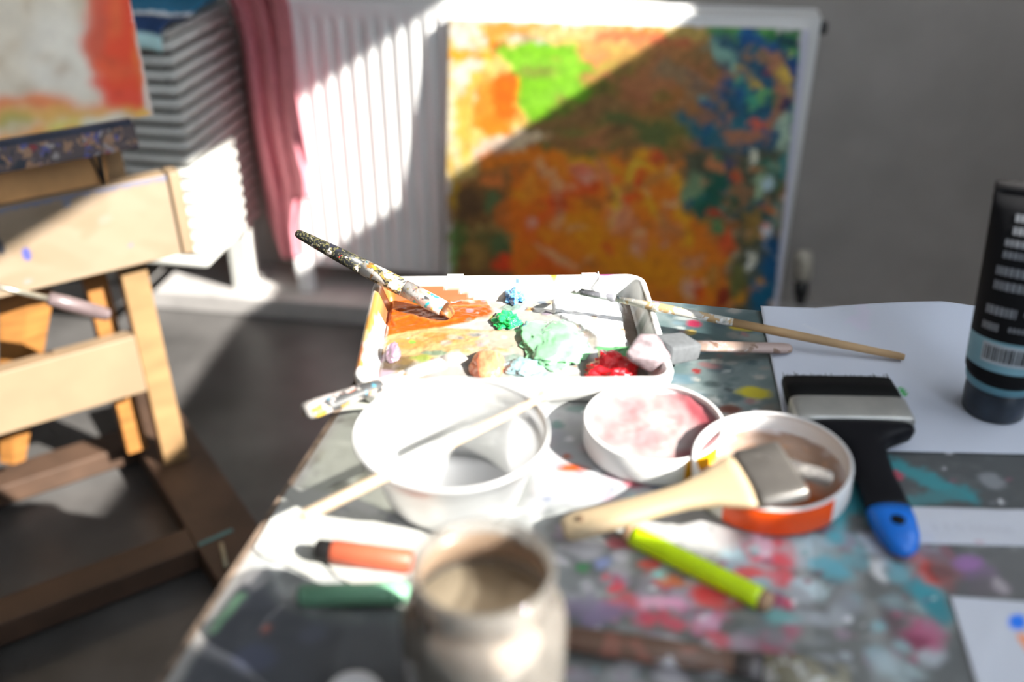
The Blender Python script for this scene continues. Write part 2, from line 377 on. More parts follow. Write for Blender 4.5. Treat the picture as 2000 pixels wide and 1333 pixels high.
# orange centre
P.poly([(1000, 330), (1060, 300), (1300, 320), (1350, 420), (1400, 480), (1440, 640), (1005, 640)], SHD(178, 92, 18), 10, 20)
orange, red, amber, pinkw = SHD(200, 92, 12), SHD(180, 52, 18), SHD(190, 120, 22), SHD(168, 122, 104)
for pts, w, c in (([(950, 312), (1050, 300), (1100, 325)], 14, orange), ([(1010, 340), (1020, 640)], 14, SHD(170, 84, 16)), ([(1060, 420), (1110, 380), (1150, 370)], 20, SHD(170, 62, 20)), ([(1040, 430), (1070, 520), (1130, 560)], 22, SHD(196, 72, 14)),
        ([(1100, 300), (1230, 340), (1290, 430)], 9, amber), ([(1250, 300), (1330, 360), (1340, 470)], 12, amber), ([(1130, 430), (1200, 500), (1330, 540)], 34, SHD(186, 106, 12)), ([(1060, 320), (1090, 360), (1090, 440)], 9, SHD(190, 120, 80)),
        ([(1170, 320), (1230, 420), (1260, 480)], 10, SHD(170, 100, 60)), ([(1200, 380), (1330, 330)], 12, SHD(150, 96, 40)), ([(1190, 440), (1210, 360), (1250, 320)], 8, SHD(206, 140, 40)), ([(1300, 500), (1380, 560)], 26, SHD(170, 100, 14)), ([(1050, 480), (1120, 520)], 8, SHD(206, 120, 80))):
    P.stroke(pts, w, c, alpha=.9)
for (u, v, a, b, c) in ((1145, 345, 16, 14, pinkw), (1130, 332, 22, 12, SHD(190, 90, 70)), (1040, 435, 9, 12, pinkw), (1242, 485, 10, 10, pinkw), (1295, 476, 9, 8, pinkw), (1210, 420, 22, 26, SHD(170, 110, 80)), (1245, 350, 12, 16, SHD(170, 40, 20)), (1280, 310, 14, 12, SHD(160, 44, 24)),
        (1210, 350, 10, 18, SHD(200, 60, 20)), (1095, 400, 24, 18, SHD(150, 50, 20)), (1100, 330, 16, 20, SHD(196, 96, 20)), (1035, 370, 16, 22, SHD(196, 104, 30)), (1300, 440, 22, 26, SHD(150, 96, 56)), (1350, 515, 16, 14, SHD(160, 110, 80)), (1365, 575, 16, 22, SHD(196, 44, 14)), (1345, 560, 10, 12, SHD(200, 140, 120)), (1420, 470, 9, 26, SHD(190, 60, 30)), (1440, 455, 7, 10, SHD(190, 150, 110)), (1435, 500, 7, 20, SHD(190, 170, 140)), (1330, 490, 16, 16, SHD(180, 100, 30))):
    P.ell(u, v, a, b, c, rag=.8, soft=.5, alpha=.8)
# blue and green right side
P.poly([(1385, 70), (1566, 68), (1540, 330), (1440, 300), (1360, 280), (1370, 190), (1420, 150)], SHD(22, 62, 82), 10, 16)
for pts, w, c in (([(1390, 90), (1430, 120), (1440, 145)], 13, SHD(96, 130, 118)), ([(1460, 70), (1500, 90)], 13, SHD(10, 62, 112)), ([(1530, 75), (1570, 130), (1555, 230)], 8, SHD(46, 124, 64)), ([(1505, 66), (1560, 72)], 9, SHD(36, 96, 44)), ([(1520, 75), (1555, 85)], 12, SHD(8, 44, 52)),
        ([(1500, 100), (1530, 150), (1525, 215), (1500, 260), (1400, 275)], 12, SHD(128, 86, 60)), ([(1452, 138), (1485, 172)], 7, SHD(170, 140, 40)), ([(1470, 205), (1505, 185)], 8, SHD(86, 140, 82)), ([(1440, 150), (1470, 200)], 9, SHD(50, 120, 96)), ([(1525, 140), (1550, 180)], 8, SHD(160, 134, 56)),
        ([(1380, 200), (1420, 160), (1450, 180)], 14, SHD(16, 60, 96)), ([(1350, 150), (1420, 210)], 10, SHD(100, 80, 64)), ([(1340, 230), (1420, 290)], 14, SHD(24, 72, 84)), ([(1540, 110), (1560, 190)], 9, SHD(6, 44, 92)), ([(1430, 230), (1440, 260)], 8, SHD(120, 80, 60)), ([(1400, 250), (1480, 235)], 9, SHD(22, 80, 92)),
        ([(1470, 240), (1490, 250)], 10, SHD(170, 76, 56)), ([(1535, 230), (1530, 300)], 12, SHD(130, 150, 130)), ([(1460, 110), (1500, 120)], 9, SHD(110, 84, 60))):
    P.stroke(pts, w, c, alpha=.95)
P.ell(1538, 104, 7, 7, SHD(140, 170, 70)); P.ell(1500, 140, 10, 6, SHD(80, 30, 60)); P.ell(1540, 200, 9, 10, SHD(40, 30, 60))
P.poly([(1340, 300), (1440, 300), (1540, 280), (1530, 450), (1500, 640), (1440, 640), (1440, 440), (1340, 410)], SHD(60, 62, 46), 10, 18)
for (u, v, a, b, c, r) in ((1390, 380, 46, 40, SHD(18, 66, 52), 0), (1350, 370, 18, 26, SHD(90, 110, 80), 0), (1420, 320, 26, 12, SHD(50, 54, 76), 0), (1395, 325, 22, 12, SHD(150, 96, 60), 0), (1470, 315, 6, 20, SHD(170, 170, 150), 0), (1495, 330, 20, 20, SHD(24, 80, 66), 0), (1500, 360, 8, 14, SHD(150, 170, 190), 0), (1490, 410, 20, 34, SHD(20, 62, 62), 0), (1530, 320, 10, 24, SHD(20, 90, 90), 0),
        (1450, 370, 10, 40, SHD(110, 82, 56), 20), (1480, 370, 9, 22, SHD(120, 140, 110), 0), (1430, 420, 14, 22, SHD(20, 60, 40), 0), (1470, 445, 16, 26, SHD(110, 86, 40), 0), (1500, 460, 7, 26, SHD(190, 200, 180), 20), (1515, 420, 9, 24, SHD(90, 110, 100), 0), (1510, 520, 22, 60, SHD(4, 58, 92), 10), (1490, 575, 22, 34, SHD(6, 70, 96), 0), (1470, 510, 9, 22, SHD(180, 180, 160), 0), (1440, 560, 16, 40, SHD(80, 80, 40), 0), (1415, 590, 18, 22, SHD(120, 40, 20), 0), (1395, 540, 12, 30, SHD(150, 100, 40), 0), (1405, 440, 14, 14, SHD(60, 100, 60), 0)):
    P.ell(u, v, a, b, c, rot=r, rag=.6)
P.specks((1000, 320, 1500, 600), 60, [orange, red, amber, SHD(120, 70, 30), SHD(190, 130, 90)], (3, 9), (.4, .9), (1, 3), 3)
P.specks((1340, 90, 1560, 440), 60, [SHD(20, 60, 90), SHD(30, 80, 60), SHD(120, 90, 60), SHD(110, 130, 110), SHD(60, 60, 70)], (3, 9), (.4, .9), (1, 3), 4)
P.specks((1040, 120, 1400, 300), 50, [brown, olive, dbrown, SHD(130, 84, 50)], (4, 12), (.4, .8), (1.5, 4), 5)
smear(P, NX, NY, 4.5, 45, 1, .35); smear(P, NX, NY, 2.5, 110, 0, .25)
P.poly([(1568, 40), (1600, 40), (1540, 660), (1500, 660), (1516, 560)], SHD(150, 150, 160), 3, 2)
ptg = thing('abstract_painting', 'large orange, green and blue abstract canvas leaning against the white radiator', 'painting', (BL + BR) / 2)
build('painted_face', vs, grid_faces(NX, NY), attr_mat('oil_paint_on_canvas', .55, .3, 60), ptg, colors=P.c)
dv = -n_c * .019
mb = MB(); q = [BL, BR, TR, TL]; nn = n_c * -.0006
mb.add([a + nn for a in q] + [a + dv for a in q], [(0, 1, 5, 4), (1, 2, 6, 5), (2, 3, 7, 6), (3, 0, 4, 7), (4, 5, 6, 7), (3, 2, 1, 0)])
mb.build('stretcher', mat('white_primed_canvas_edge', (.70, .69, .67), .8, .1, 30), ptg, smooth=False)

# ================================================================== SLATTED CABINET, CLOTHES
cab_m = mat('white_slat_paint', (.60, .60, .56), .5, .05, 20)
CR, CL_, C0, C1, ZB, ZT = -1.046, -1.52, 1.95, 2.305, .235, .765
cab = thing('slatted_cabinet', 'white cabinet with rounded horizontal slats beside the radiator, clothes on its top', 'cabinet', WF(-1.28, 2.1, .055))
boxw(CL_ + .045, CR - .045, C0 + .045, C1, ZB + .005, ZT - .003).build('body', mat('cabinet_shade_grey', (.11, .11, .10), .7), cab, smooth=False)  # body coloured dark to give the shade between the slats
def slats(axis):
    mb = MB(); pz = .031; z = ZB + .013
    while z < ZT - .01:
        for k in range(1):
            hz, hd = .0108, .009
            if axis == 'front': a, b = WF(CL_, C0 + .008, z), WF(CR, C0 + .008, z)
            else: a, b = WF(CR - .008, C0, z), WF(CR - .008, C1 - .02, z)
            mb.rod(a, b, [(0, hd * .5, hz * .6), (.012, hd, hz), (.988, hd, hz), (1, hd * .4, hz * .6)], n=12, ex=2.6)
        z += pz
    return mb
slats('front').build('front_slats', cab_m, cab); slats('side').build('side_slats', cab_m, cab)
for s0, c0 in ((CR - .065, 2.19), (CL_ + .02, 2.19)):
    boxw(s0, s0 + .055, c0, c0 + .05, .055, ZB + .006, .004).build('leg', cab_m, cab, smooth=False)
boxw(CL_, CR - .004, C0 + .004, C1, ZT - .004, ZT + .006, .003).build('top', cab_m, cab, smooth=False)
# blue folded garment on the cabinet top: over the top and down the front
NXg, NYg = 70, 46; vs = []; cols = []
for j in range(NYg):
    q = j / (NYg - 1)
    for i in range(NXg):
        a = i / (NXg - 1); s = -1.47 + a * .425
        wob = mnoise.noise(V((s * 9, q * 3, .3))) ; w2 = mnoise.noise(V((s * 22, q * 7, 1.3)))
        drop = .055 + .02 * math.sin(a * 5 + .6) + .012 * wob
        path = q * (.32 + drop)
        if path < .32: c = C1 - .01 - path; z = ZT + .02 + .022 * (0.5 + wob) + .006 * w2
        else: c = C0 - .022 - .006 * (1 + w2) - .012 * math.sin(min(1, (path - .32) / .05) * 1.5); z = ZT + .02 - (path - .32) + .012 * (.5 + wob) * (1 - (path - .32) / .1)
        if s > -1.04: z -= (s + 1.04) * .8
        vs.append(WF(s, c, z))
        t = path - .06 * math.sin(a * 3.3) + .012 * wob
        navy = lin(22, 42, 74, .42); teal = lin(30, 84, 112, .42); lil = lin(176, 180, 205, .5); mint = lin(150, 190, 190, .5)
        cc = teal if t < .235 else (lil if t < .262 + .02 * math.exp(-((a - .5) / .1) ** 2) else navy)
        if a > .62 and q > .93: cc = mint
        cols.append(cc)
o = solo('blue_garment', 'navy and teal garment with a pale stripe folded over the slatted cabinet top', 'clothing', vs, grid_faces(NXg, NYg), attr_mat('woven_cotton', .9, .3, 400), WF(-1.24, 2.1, ZT), colors=np.array(cols))
sm = o.modifiers.new('thickness', 'SOLIDIFY'); sm.thickness = .004
# pink garment hanging at the cabinet's side
LE = [(400, -70), (425, -25), (447, 20), (466, 80), (478, 160), (489, 240), (502, 320), (520, 410), (536, 460), (550, 503)]
RE = [(500, -80), (540, -40), (562, 15), (572, 90), (578, 180), (590, 250), (600, 310), (604, 345), (603, 378), (586, 392)]
RE2 = [(500, -80), (540, -40), (562, 15), (572, 90), (578, 180), (590, 250), (600, 310), (603, 350), (584, 440), (586, 506)]
def lerp_list(Lx, t):
    k = t * (len(Lx) - 1); i = min(int(k), len(Lx) - 2); f = k - i
    return (Lx[i][0] * (1 - f) + Lx[i + 1][0] * f, Lx[i][1] * (1 - f) + Lx[i + 1][1] * f)
pink_m = mat('dusty_pink_cotton', lin(188, 116, 126, .74), .9, .12, 60, .3)
pg = thing('pink_garment', 'dusty pink garment hanging down between the slatted cabinet and radiator', 'clothing', wall_hit(520, 250, 2.15))
def hang(name, Lx, Rx, c0, folds, amp, seed):
    nx, ny = 40, 60; vs = []
    for j in range(ny):
        t = j / (ny - 1); l, r = lerp_list(Lx, t), lerp_list(Rx, t)
        for i in range(nx):
            a = i / (nx - 1)
            cc = c0 - .085 * a - .10 * max(0, 1 - t / .32) + amp * math.sin(a * folds * math.pi + seed + 1.2 * math.sin(t * 4)) + .012 * mnoise.noise(V((a * 3, t * 5, seed))) - .03 * (1 - 4 * (a - .5) ** 2)
            cc = min(cc, 2.335 if (l[0] * (1 - a) + r[0] * a) < 555 else 2.218)
            p = wall_hit(l[0] * (1 - a) + r[0] * a, l[1] * (1 - a) + r[1] * a, cc)
            sx = p.dot(WS)
            if sx < -1.034 and p.z < .83: p += WS * (-1.034 - sx)
            vs.append(p)
    o = build(name, vs, grid_faces(nx, ny), pink_m, pg); m = o.modifiers.new('thickness', 'SOLIDIFY'); m.thickness = .005; return o
hang('body', LE, RE2, 2.285, 5.2, .022, .4)
hang('sleeve', [(505, -40), (530, 0), (540, 60), (548, 140), (556, 220), (566, 300), (574, 350), (580, 388)], [(548, -40), (566, 10), (575, 90), (581, 180), (593, 250), (603, 310), (607, 345), (603, 382)], 2.205, 2.2, .012, 2.1)

# ================================================================== EASEL
EB = at(345, 905, .06); PHI = math.radians(34); AL = math.radians(4)
EE = V((math.cos(PHI), math.sin(PHI), 0)); EG = V((math.sin(PHI), -math.cos(PHI), 0)); EL_ = (-EG * math.sin(AL) + UP * math.cos(AL)); EM = (EG * math.cos(AL) + UP * math.sin(AL))
def EF(e, t, o): return EB + EE * e + EL_ * t + EM * o
def EZ(e, g, z): return V((EB.x, EB.y, 0)) + EE * e + EG * g + UP * z
def epx(u, v, off):
    p = hit(u, v, EB + EM * off, EM) - (EB + EM * off); return p.dot(EE), p.dot(EL_)
def ebox(e0, e1, t0, t1, o0, o1, bev=.003): return MB().box(EF(e0, t0, o0), EE * (e1 - e0), EL_ * (t1 - t0), EM * (o1 - o0), bev)
def gbox(e0, e1, g0, g1, z0, z1, bev=.004): return MB().box(EZ(e0, g0, z0), EE * (e1 - e0), EG * (g1 - g0), UP * (z1 - z0), bev)
wood = mat('oiled_beech', (.27, .115, .028), .5, .25, 14, .1, stretch=(1, 1, 6))
woodp = mat('pale_sanded_beech', (.235, .165, .10), .55, .10, 9, .1)
woodd = mat('shaded_brown_beech', (.065, .036, .022), .6, .3, 12, .2)  # easel base: shade put into the colour as darker brown
easel = thing('easel', 'paint-stained wooden studio easel standing beside the work table', 'easel', EZ(-.2, 0, 0))
EL0 = -.44                                   # the left upright
for e0 in (-.048, EL0 - .07):
    gbox(e0, e0 + .112, -.30, .46, .012, .062).build('base_runner', woodd, easel, smooth=False)
gbox(EL0 + .04, -.046, -.185, -.115, .014, .058).build('base_rail', woodd, easel, smooth=False)
gbox(EL0 + .04, -.046, .20, .265, .014, .060).build('base_rail', woodd, easel, smooth=False)
for e0 in (-.022, EL0 - .02):
    ebox(e0, e0 + .047, .0, 1.1, -.032, 0).build('upright', mat('light_beech_post', (.25, .15, .066), .5, .15, 10, stretch=(1, 1, 4)), easel, smooth=False)
ebox(-.075, -.035, .02, .6, -.095, -.055).build('rear_post', wood, easel, smooth=False)
cb = ebox(EL0 + .03, -.024, .176, .291, -.028, .010).build('lower_crossbar', woodp, easel, smooth=False)
# slanted brace behind
a, b = EF(-.17, .40, -.06), EF(-.27, .06, -.10)
MB().rod(a, b, [(0, .045, .012), (1, .022, .012)], n=4, up=EM, ex=12).build('brace', wood, easel, smooth=False)
# paint-marked front board with an end batten
e_r = .077; vs = []; NXb, NYb = 150, 46
pl = [(e, t) for t in np.linspace(.440, .583, NYb) for e in np.linspace(-.52, e_r, NXb)]
vs = [EF(e, t, .052) for e, t in pl]
def e_px(off):
    return (lambda u, v: epx(u, v, off)), (lambda u, v: (abs(epx(u + 2, v, off)[0] - epx(u, v, off)[0]) / 2, abs(epx(u, v + 2, off)[1] - epx(u, v, off)[1]) / 2))
px, mpp = e_px(.052)
P = Paint([p[0] for p in pl], [p[1] for p in pl], (.225, .165, .108), px, mpp)
P.specks((-60, 350, 330, 560), 60, [(.25, .185, .125), (.20, .14, .085), (.24, .175, .115)], (6, 22), (.3, .7), (2, 5), 9)
P.stroke([(-60, 425), (130, 382), (330, 345)], 7, lin(90, 96, 120, .9), rag=.9, alpha=.8); P.ell(52, 497, 8, 13, lin(90, 100, 200, 2.5), rag=.3); P.ell(0, 480, 7, 16, lin(40, 50, 70, 2), rag=.3)
P.ell(255, 480, 4, 3, lin(150, 150, 200, 2.5)); P.ell(130, 395, 10, 10, lin(150, 160, 190, 2.5), alpha=.7); P.ell(205, 430, 14, 9, lin(230, 190, 170, 2.6), alpha=.5); P.ell(55, 550, 8, 5, lin(150, 190, 190, 2.5), alpha=.6)
board = ebox(-.52, e_r, .438, .585, .012, .0515, .002).build('front_board', woodp, easel, smooth=False)
build('board_face', vs, grid_faces(NXb, NYb), attr_mat('stained_board', .6, .1, 60), board, colors=P.c)
ebox(e_r + .004, e_r + .024, .437, .586, .012, .054, .002).build('end_batten', woodp, easel, smooth=False)
ebox(-.50, -.012, .578, .640, .0, .032).build('middle_board', mat('brightened_beech', (.58, .30, .11), .5, .2, 14), easel, smooth=False)  # lighter beech colour makes up for missing fill light on these boards
ebox(-.50, -.002, .59, .66, -.01, -.0, .001).build('rear_board', MATS['brightened_beech'], easel, smooth=False)
for e0 in (-.034, -.020):
    MB().rod(EF(e0 - .008 + (.004 if e0 < -.03 else .010), .660, .038), EF(-.022, .585, .040), [(0, .0035, .002), (1, .0035, .002)], n=8).build('metal_prong', dk, easel)
crust = splat_mat('crusted_paint', (.10, .075, .075), [((.35, .2, .12), .56, 1), ((.10, .10, .26), .60, 1.3), ((.30, .02, .03), .64, 1.1), ((.35, .31, .30), .62, 1.6), ((.03, .035, .05), .6, .8), ((.5, .3, .2), .68, 2)], 45, .6)
ebox(-.52, .034, .648, .690, .0, .098, .003).build('canvas_ledge', crust, easel, smooth=False)
ebox(-.52, .030, .684, .697, .086, .098, .002).build('ledge_lip', mat('dark_blue_paint_crust', (.025, .03, .055), .5, .4, 30), easel, smooth=False)
pc0, pc1 = hit(-40, 552, EB + EM * .14, EM), hit(92, 583, EB + EM * .14, EM)
pc2 = hit(214, 616, EB + EM * .14, EM)
crank = MB().rod(EF(-.27, .42, .01), pc0, [(0, .004, .004), (1, .004, .004)]).rod(pc0, pc1, [(0, .0045, .0045), (1, .0045, .0045)]).build('crank', mat('bright_steel', (.6, .56, .45), .25, .05, 30, metal=.8), easel)
MB().rod(pc1, pc2, [(0, .006, .006), (.04, .011, .011), (.3, .0125, .0125), (.9, .0115, .0115), (.93, .0085, .0085), (.96, .011, .011), (1, .006, .006)]).build('crank_handle', mat('grey_brown_grip', (.13, .095, .095), .35, .15, 40), crank)
# small canvas on the easel
px, mpp = e_px(.072)
NXp, NYp = 150, 150
TB = .695
pl = [(e, t) for t in np.linspace(TB - .004, TB + .60, NYp) for e in np.linspace(-.50, .072, NXp)]
P = Paint([p[0] for p in pl], [p[1] for p in pl], (.60, .55, .46), px, mpp)
K = .62
cr = lambda r, g, b: lin(r, g, b, K)
n_ = P.nz(14, 4); P.c[:] = (.80, .70, .55); P.mix(np.clip((n_ - .42) * 4, 0, 1), (.92, .84, .68)); n_ = P.nz(20, 4); P.mix(np.clip((n_ - .55) * 5, 0, 1) * .7, (.66, .52, .36)); n_ = P.nz(9, 3); P.mix(np.clip((n_ - .5) * 5, 0, 1) * .6, (.90, .83, .71))
P.poly([(172, -120), (275, -120), (275, 0), (290, 130), (285, 215), (190, 218), (165, 190), (190, 130), (160, 70), (158, 0)], cr(208, 62, 30), 10, 10)
for pts, w, c in (([(175, -100), (182, 60), (192, 120)], 16, cr(180, 76, 52)), ([(200, -100), (215, 60)], 12, cr(232, 84, 42)), ([(238, -80), (258, 120)], 12, cr(196, 58, 26)), ([(200, 130), (262, 130)], 16, cr(228, 78, 42)), ([(186, 170), (260, 190)], 16, cr(200, 66, 44)), ([(262, 60), (278, 180)], 6, cr(244, 100, 40)),
        ([(-20, 215), (80, 205), (190, 212)], 16, cr(196, 112, 66)), ([(-20, 240), (140, 225), (270, 218)], 13, cr(190, 146, 74)), ([(-20, 270), (60, 258), (160, 245)], 10, cr(206, 140, 76)), ([(0, 245), (60, 240)], 8, cr(150, 140, 70)), ([(100, 250), (200, 233)], 6, cr(190, 180, 96)), ([(170, 238), (235, 225)], 6, cr(226, 212, 184)), ([(230, 215), (285, 215)], 8, cr(196, 150, 66))):
    P.stroke(pts, w, c)
for (u, v, a, b, c) in ((128, 137, 20, 10, (.50, .34, .20)), (66, 15, 8, 12, (.58, .44, .28)), (28, 78, 14, 8, (.66, .52, .36)), (4, 118, 10, 12, (.56, .43, .27)), (90, 150, 26, 26, (.90, .83, .71)), (110, 60, 22, 34, (.90, .82, .69)), (165, 190, 26, 14, (.86, .76, .61)), (100, 115, 16, 8, (.66, .52, .36)), (225, 105, 18, 8, cr(170, 70, 40)), (222, 168, 8, 6, cr(150, 50, 36))):
    P.ell(u, v, a, b, c, rot=25 if (u, v) == (128, 137) else 0, soft=.8, rag=.9, alpha=.8)
smear(P, NXp, NYp, 6, 18, 5, .10)
P.poly([(247, -130), (275, -130), (330, 260), (240, 262), (282, 215), (278, 150), (262, 60)], (.78, .62, .52), 4, 4)
P.ell(278, 222, 14, 8, cr(196, 152, 74)); P.ell(295, 236, 18, 10, cr(232, 176, 150)); P.stroke([(256, -60), (263, 40)], 5, cr(236, 176, 170))
spt = thing('small_painting', 'cream and red canvas resting on the wooden easel ledge', 'painting', EF(-.2, TB, .08))
build('painted_face', [EF(e, t, .0725) for e, t in pl], grid_faces(NXp, NYp), MATS['oil_paint_on_canvas'], spt, colors=P.c)
ebox(-.50, .072, TB - .004, TB + .60, .052, .072, .002).build('stretcher', MATS['white_primed_canvas_edge'], spt, smooth=False)
# string of tape on the runner
tp = [at(u, v, .0635) for u, v in ((386, 1062), (452, 1032), (456, 1037), (390, 1067))]
solo('tape_strip', 'thin teal strip of tape across the dark easel runner', 'tape', tp + [p - UP * .001 for p in tp], [(0, 1, 2, 3), (7, 6, 5, 4), (0, 4, 5, 1), (1, 5, 6, 2), (2, 6, 7, 3), (3, 7, 4, 0)], mat('teal_tape', (.10, .24, .25), .6), tp[0], smooth=False)
ta, tb = at(432, 1062, .066), at(442, 1108, .066)
MB().rod(ta, tb, [(0, .004, .003), (1, .0045, .003)], n=10).solo('wood_splinter', 'short pale wood splinter lying on the dark easel runner', 'splinter', mat('pale_splinter', (.34, .30, .20), .6), ta)

# ================================================================== WORK TABLE
U0, U1, V0, V1 = -.304, .98, .20, .966
tbl = thing('work_table', 'grey paint-spattered work table holding trays, lids, jar and brushes', 'table', TF(.33, .58, 0))
STEP = .0028
us = np.arange(U0, U1, STEP); vv = np.arange(V0, V1, STEP)
pts = [(u, v) for v in vv for u in us]
pw = [TF(u, v, TZ) for u, v in pts]
px, mpp = table_px(TZ)
P = Paint([p.x for p in pw], [p.y for p in pw], (.20, .205, .20), px, mpp)
n1 = P.nz(14, 4); P.c *= (.62 + .8 * n1)[:, None]
n2 = P.nz(40, 4); P.mix(np.clip((n2 - .56) * 8, 0, 1) * .6, (.36, .37, .36)); n2 = P.nz(90, 3); P.mix(np.clip((n2 - .60) * 8, 0, 1) * .7, (.40, .41, .40)); n2 = P.nz(30, 3); P.mix(np.clip((n2 - .60) * 9, 0, 1) * .6, (.10, .11, .115))
def g(r, gg, b):
    c = lin(r, gg, b, .52); m = sum(c) / 3; return tuple(m * .15 + x * .85 for x in c)
# left side: greenish white wash, the jar's shadow painted dark at the front corner
P.poly([(560, 985), (690, 770), (800, 780), (860, 1020), (700, 990)], (.40, .41, .355), 10, 20, .8)  # wash colour raised to offset the bowl's deep shadow
P.specks((600, 780, 860, 960), 40, [SUN(150, 150, 130), SUN(210, 205, 170), SUN(120, 120, 110), SUN(220, 220, 210)], (4, 14), (.3, .8), (1, 2.5), 21)
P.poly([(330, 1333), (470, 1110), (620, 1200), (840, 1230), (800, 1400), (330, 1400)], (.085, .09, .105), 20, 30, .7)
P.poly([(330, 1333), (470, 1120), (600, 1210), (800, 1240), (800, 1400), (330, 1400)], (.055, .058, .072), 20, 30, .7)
P.poly([(310, 1340), (480, 1070), (505, 1085), (345, 1345)], (.30, .29, .28), 6, 8, .8)
P.stroke([(415, 1230), (470, 1165)], 10, g(90, 125, 95)); P.ell(540, 1110, 16, 10, (.45, .45, .44)); P.ell(500, 1130, 22, 20, (.30, .29, .29)); P.ell(520, 1228, 9, 9, g(120, 70, 62)); P.ell(500, 1285, 40, 24, g(62, 66, 84), alpha=.7); P.ell(610, 1240, 30, 18, g(70, 72, 84), alpha=.6)
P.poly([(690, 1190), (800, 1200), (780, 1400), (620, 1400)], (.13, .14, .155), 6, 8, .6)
# centre: bright white and pale washes by the bowl and lids
P.poly([(1040, 790), (1150, 800), (1200, 920), (1280, 950), (1240, 985), (1060, 990), (1030, 900)], (.36, .37, .38), 12, 24, .9)
P.specks((1040, 790, 1280, 990), 60, [(.42, .43, .45), (.33, .33, .34), (.40, .34, .36), (.28, .29, .33)], (5, 16), (.4, .9), (1, 2.2), 22)
P.ell(1120, 915, 30, 9, SUN(255, 110, 40), rag=.5); P.ell(1108, 893, 8, 6, SUN(255, 120, 50)); P.ell(1235, 945, 22, 9, SUN(240, 90, 120), alpha=.8); P.ell(1090, 830, 12, 8, SUN(120, 190, 180), alpha=.8); P.ell(1130, 800, 22, 8, SUN(130, 180, 170), alpha=.7); P.ell(1112, 858, 7, 6, (.6, .6, .62))
P.ell(1210, 930, 26, 9, SUN(250, 200, 220), alpha=.7); P.ell(1070, 950, 18, 9, SUN(255, 250, 250))
P.specks((1040, 900, 1300, 985), 24, [SUN(245, 200, 215), SUN(160, 170, 200), SUN(250, 246, 250)], (4, 10), (.4, .8), (1, 2), 23)
# teal washes behind, right of the tray
P.poly([(1270, 580), (1500, 600), (1540, 860), (1440, 800), (1290, 720)], SUN(140, 165, 166), 10, 16, .8)
P.poly([(1330, 640), (1490, 605), (1510, 680), (1350, 690)], SUN(80, 120, 124), 12, 16, .7)
P.specks((1280, 590, 1520, 840), 70, [SUN(190, 205, 200), SUN(110, 140, 140), SUN(90, 120, 130), SUN(160, 180, 178), SUN(200, 190, 180)], (3, 10), (.4, .9), (1.5, 3.5), 24)
P.specks((1270, 585, 1500, 840), 60, [SUN(215, 225, 222), SUN(90, 110, 112), SUN(200, 150, 150), SUN(150, 185, 200), SUN(230, 225, 215)], (2, 6), (.5, 1), (1, 4), 41)
P.ell(1475, 768, 32, 11, lin(205, 190, 40, 1.3), rot=-8, rag=.4); P.ell(1425, 800, 22, 9, lin(90, 52, 42, .9)); P.ell(1360, 725, 8, 5, SUN(190, 70, 70)); P.ell(1355, 632, 14, 7, lin(150, 40, 70, 1.2)); P.ell(1455, 640, 26, 6, lin(210, 185, 30, 1.4)); P.ell(1440, 640, 10, 5, lin(200, 170, 30, 1.4)); P.ell(1350, 650, 10, 5, SUN(230, 200, 110)); P.ell(1300, 730, 14, 6, SUN(130, 160, 190)); P.ell(1440, 820, 28, 9, lin(200, 120, 70, 1.4), alpha=.6); P.ell(1330, 740, 30, 9, SUN(120, 165, 185), alpha=.6)
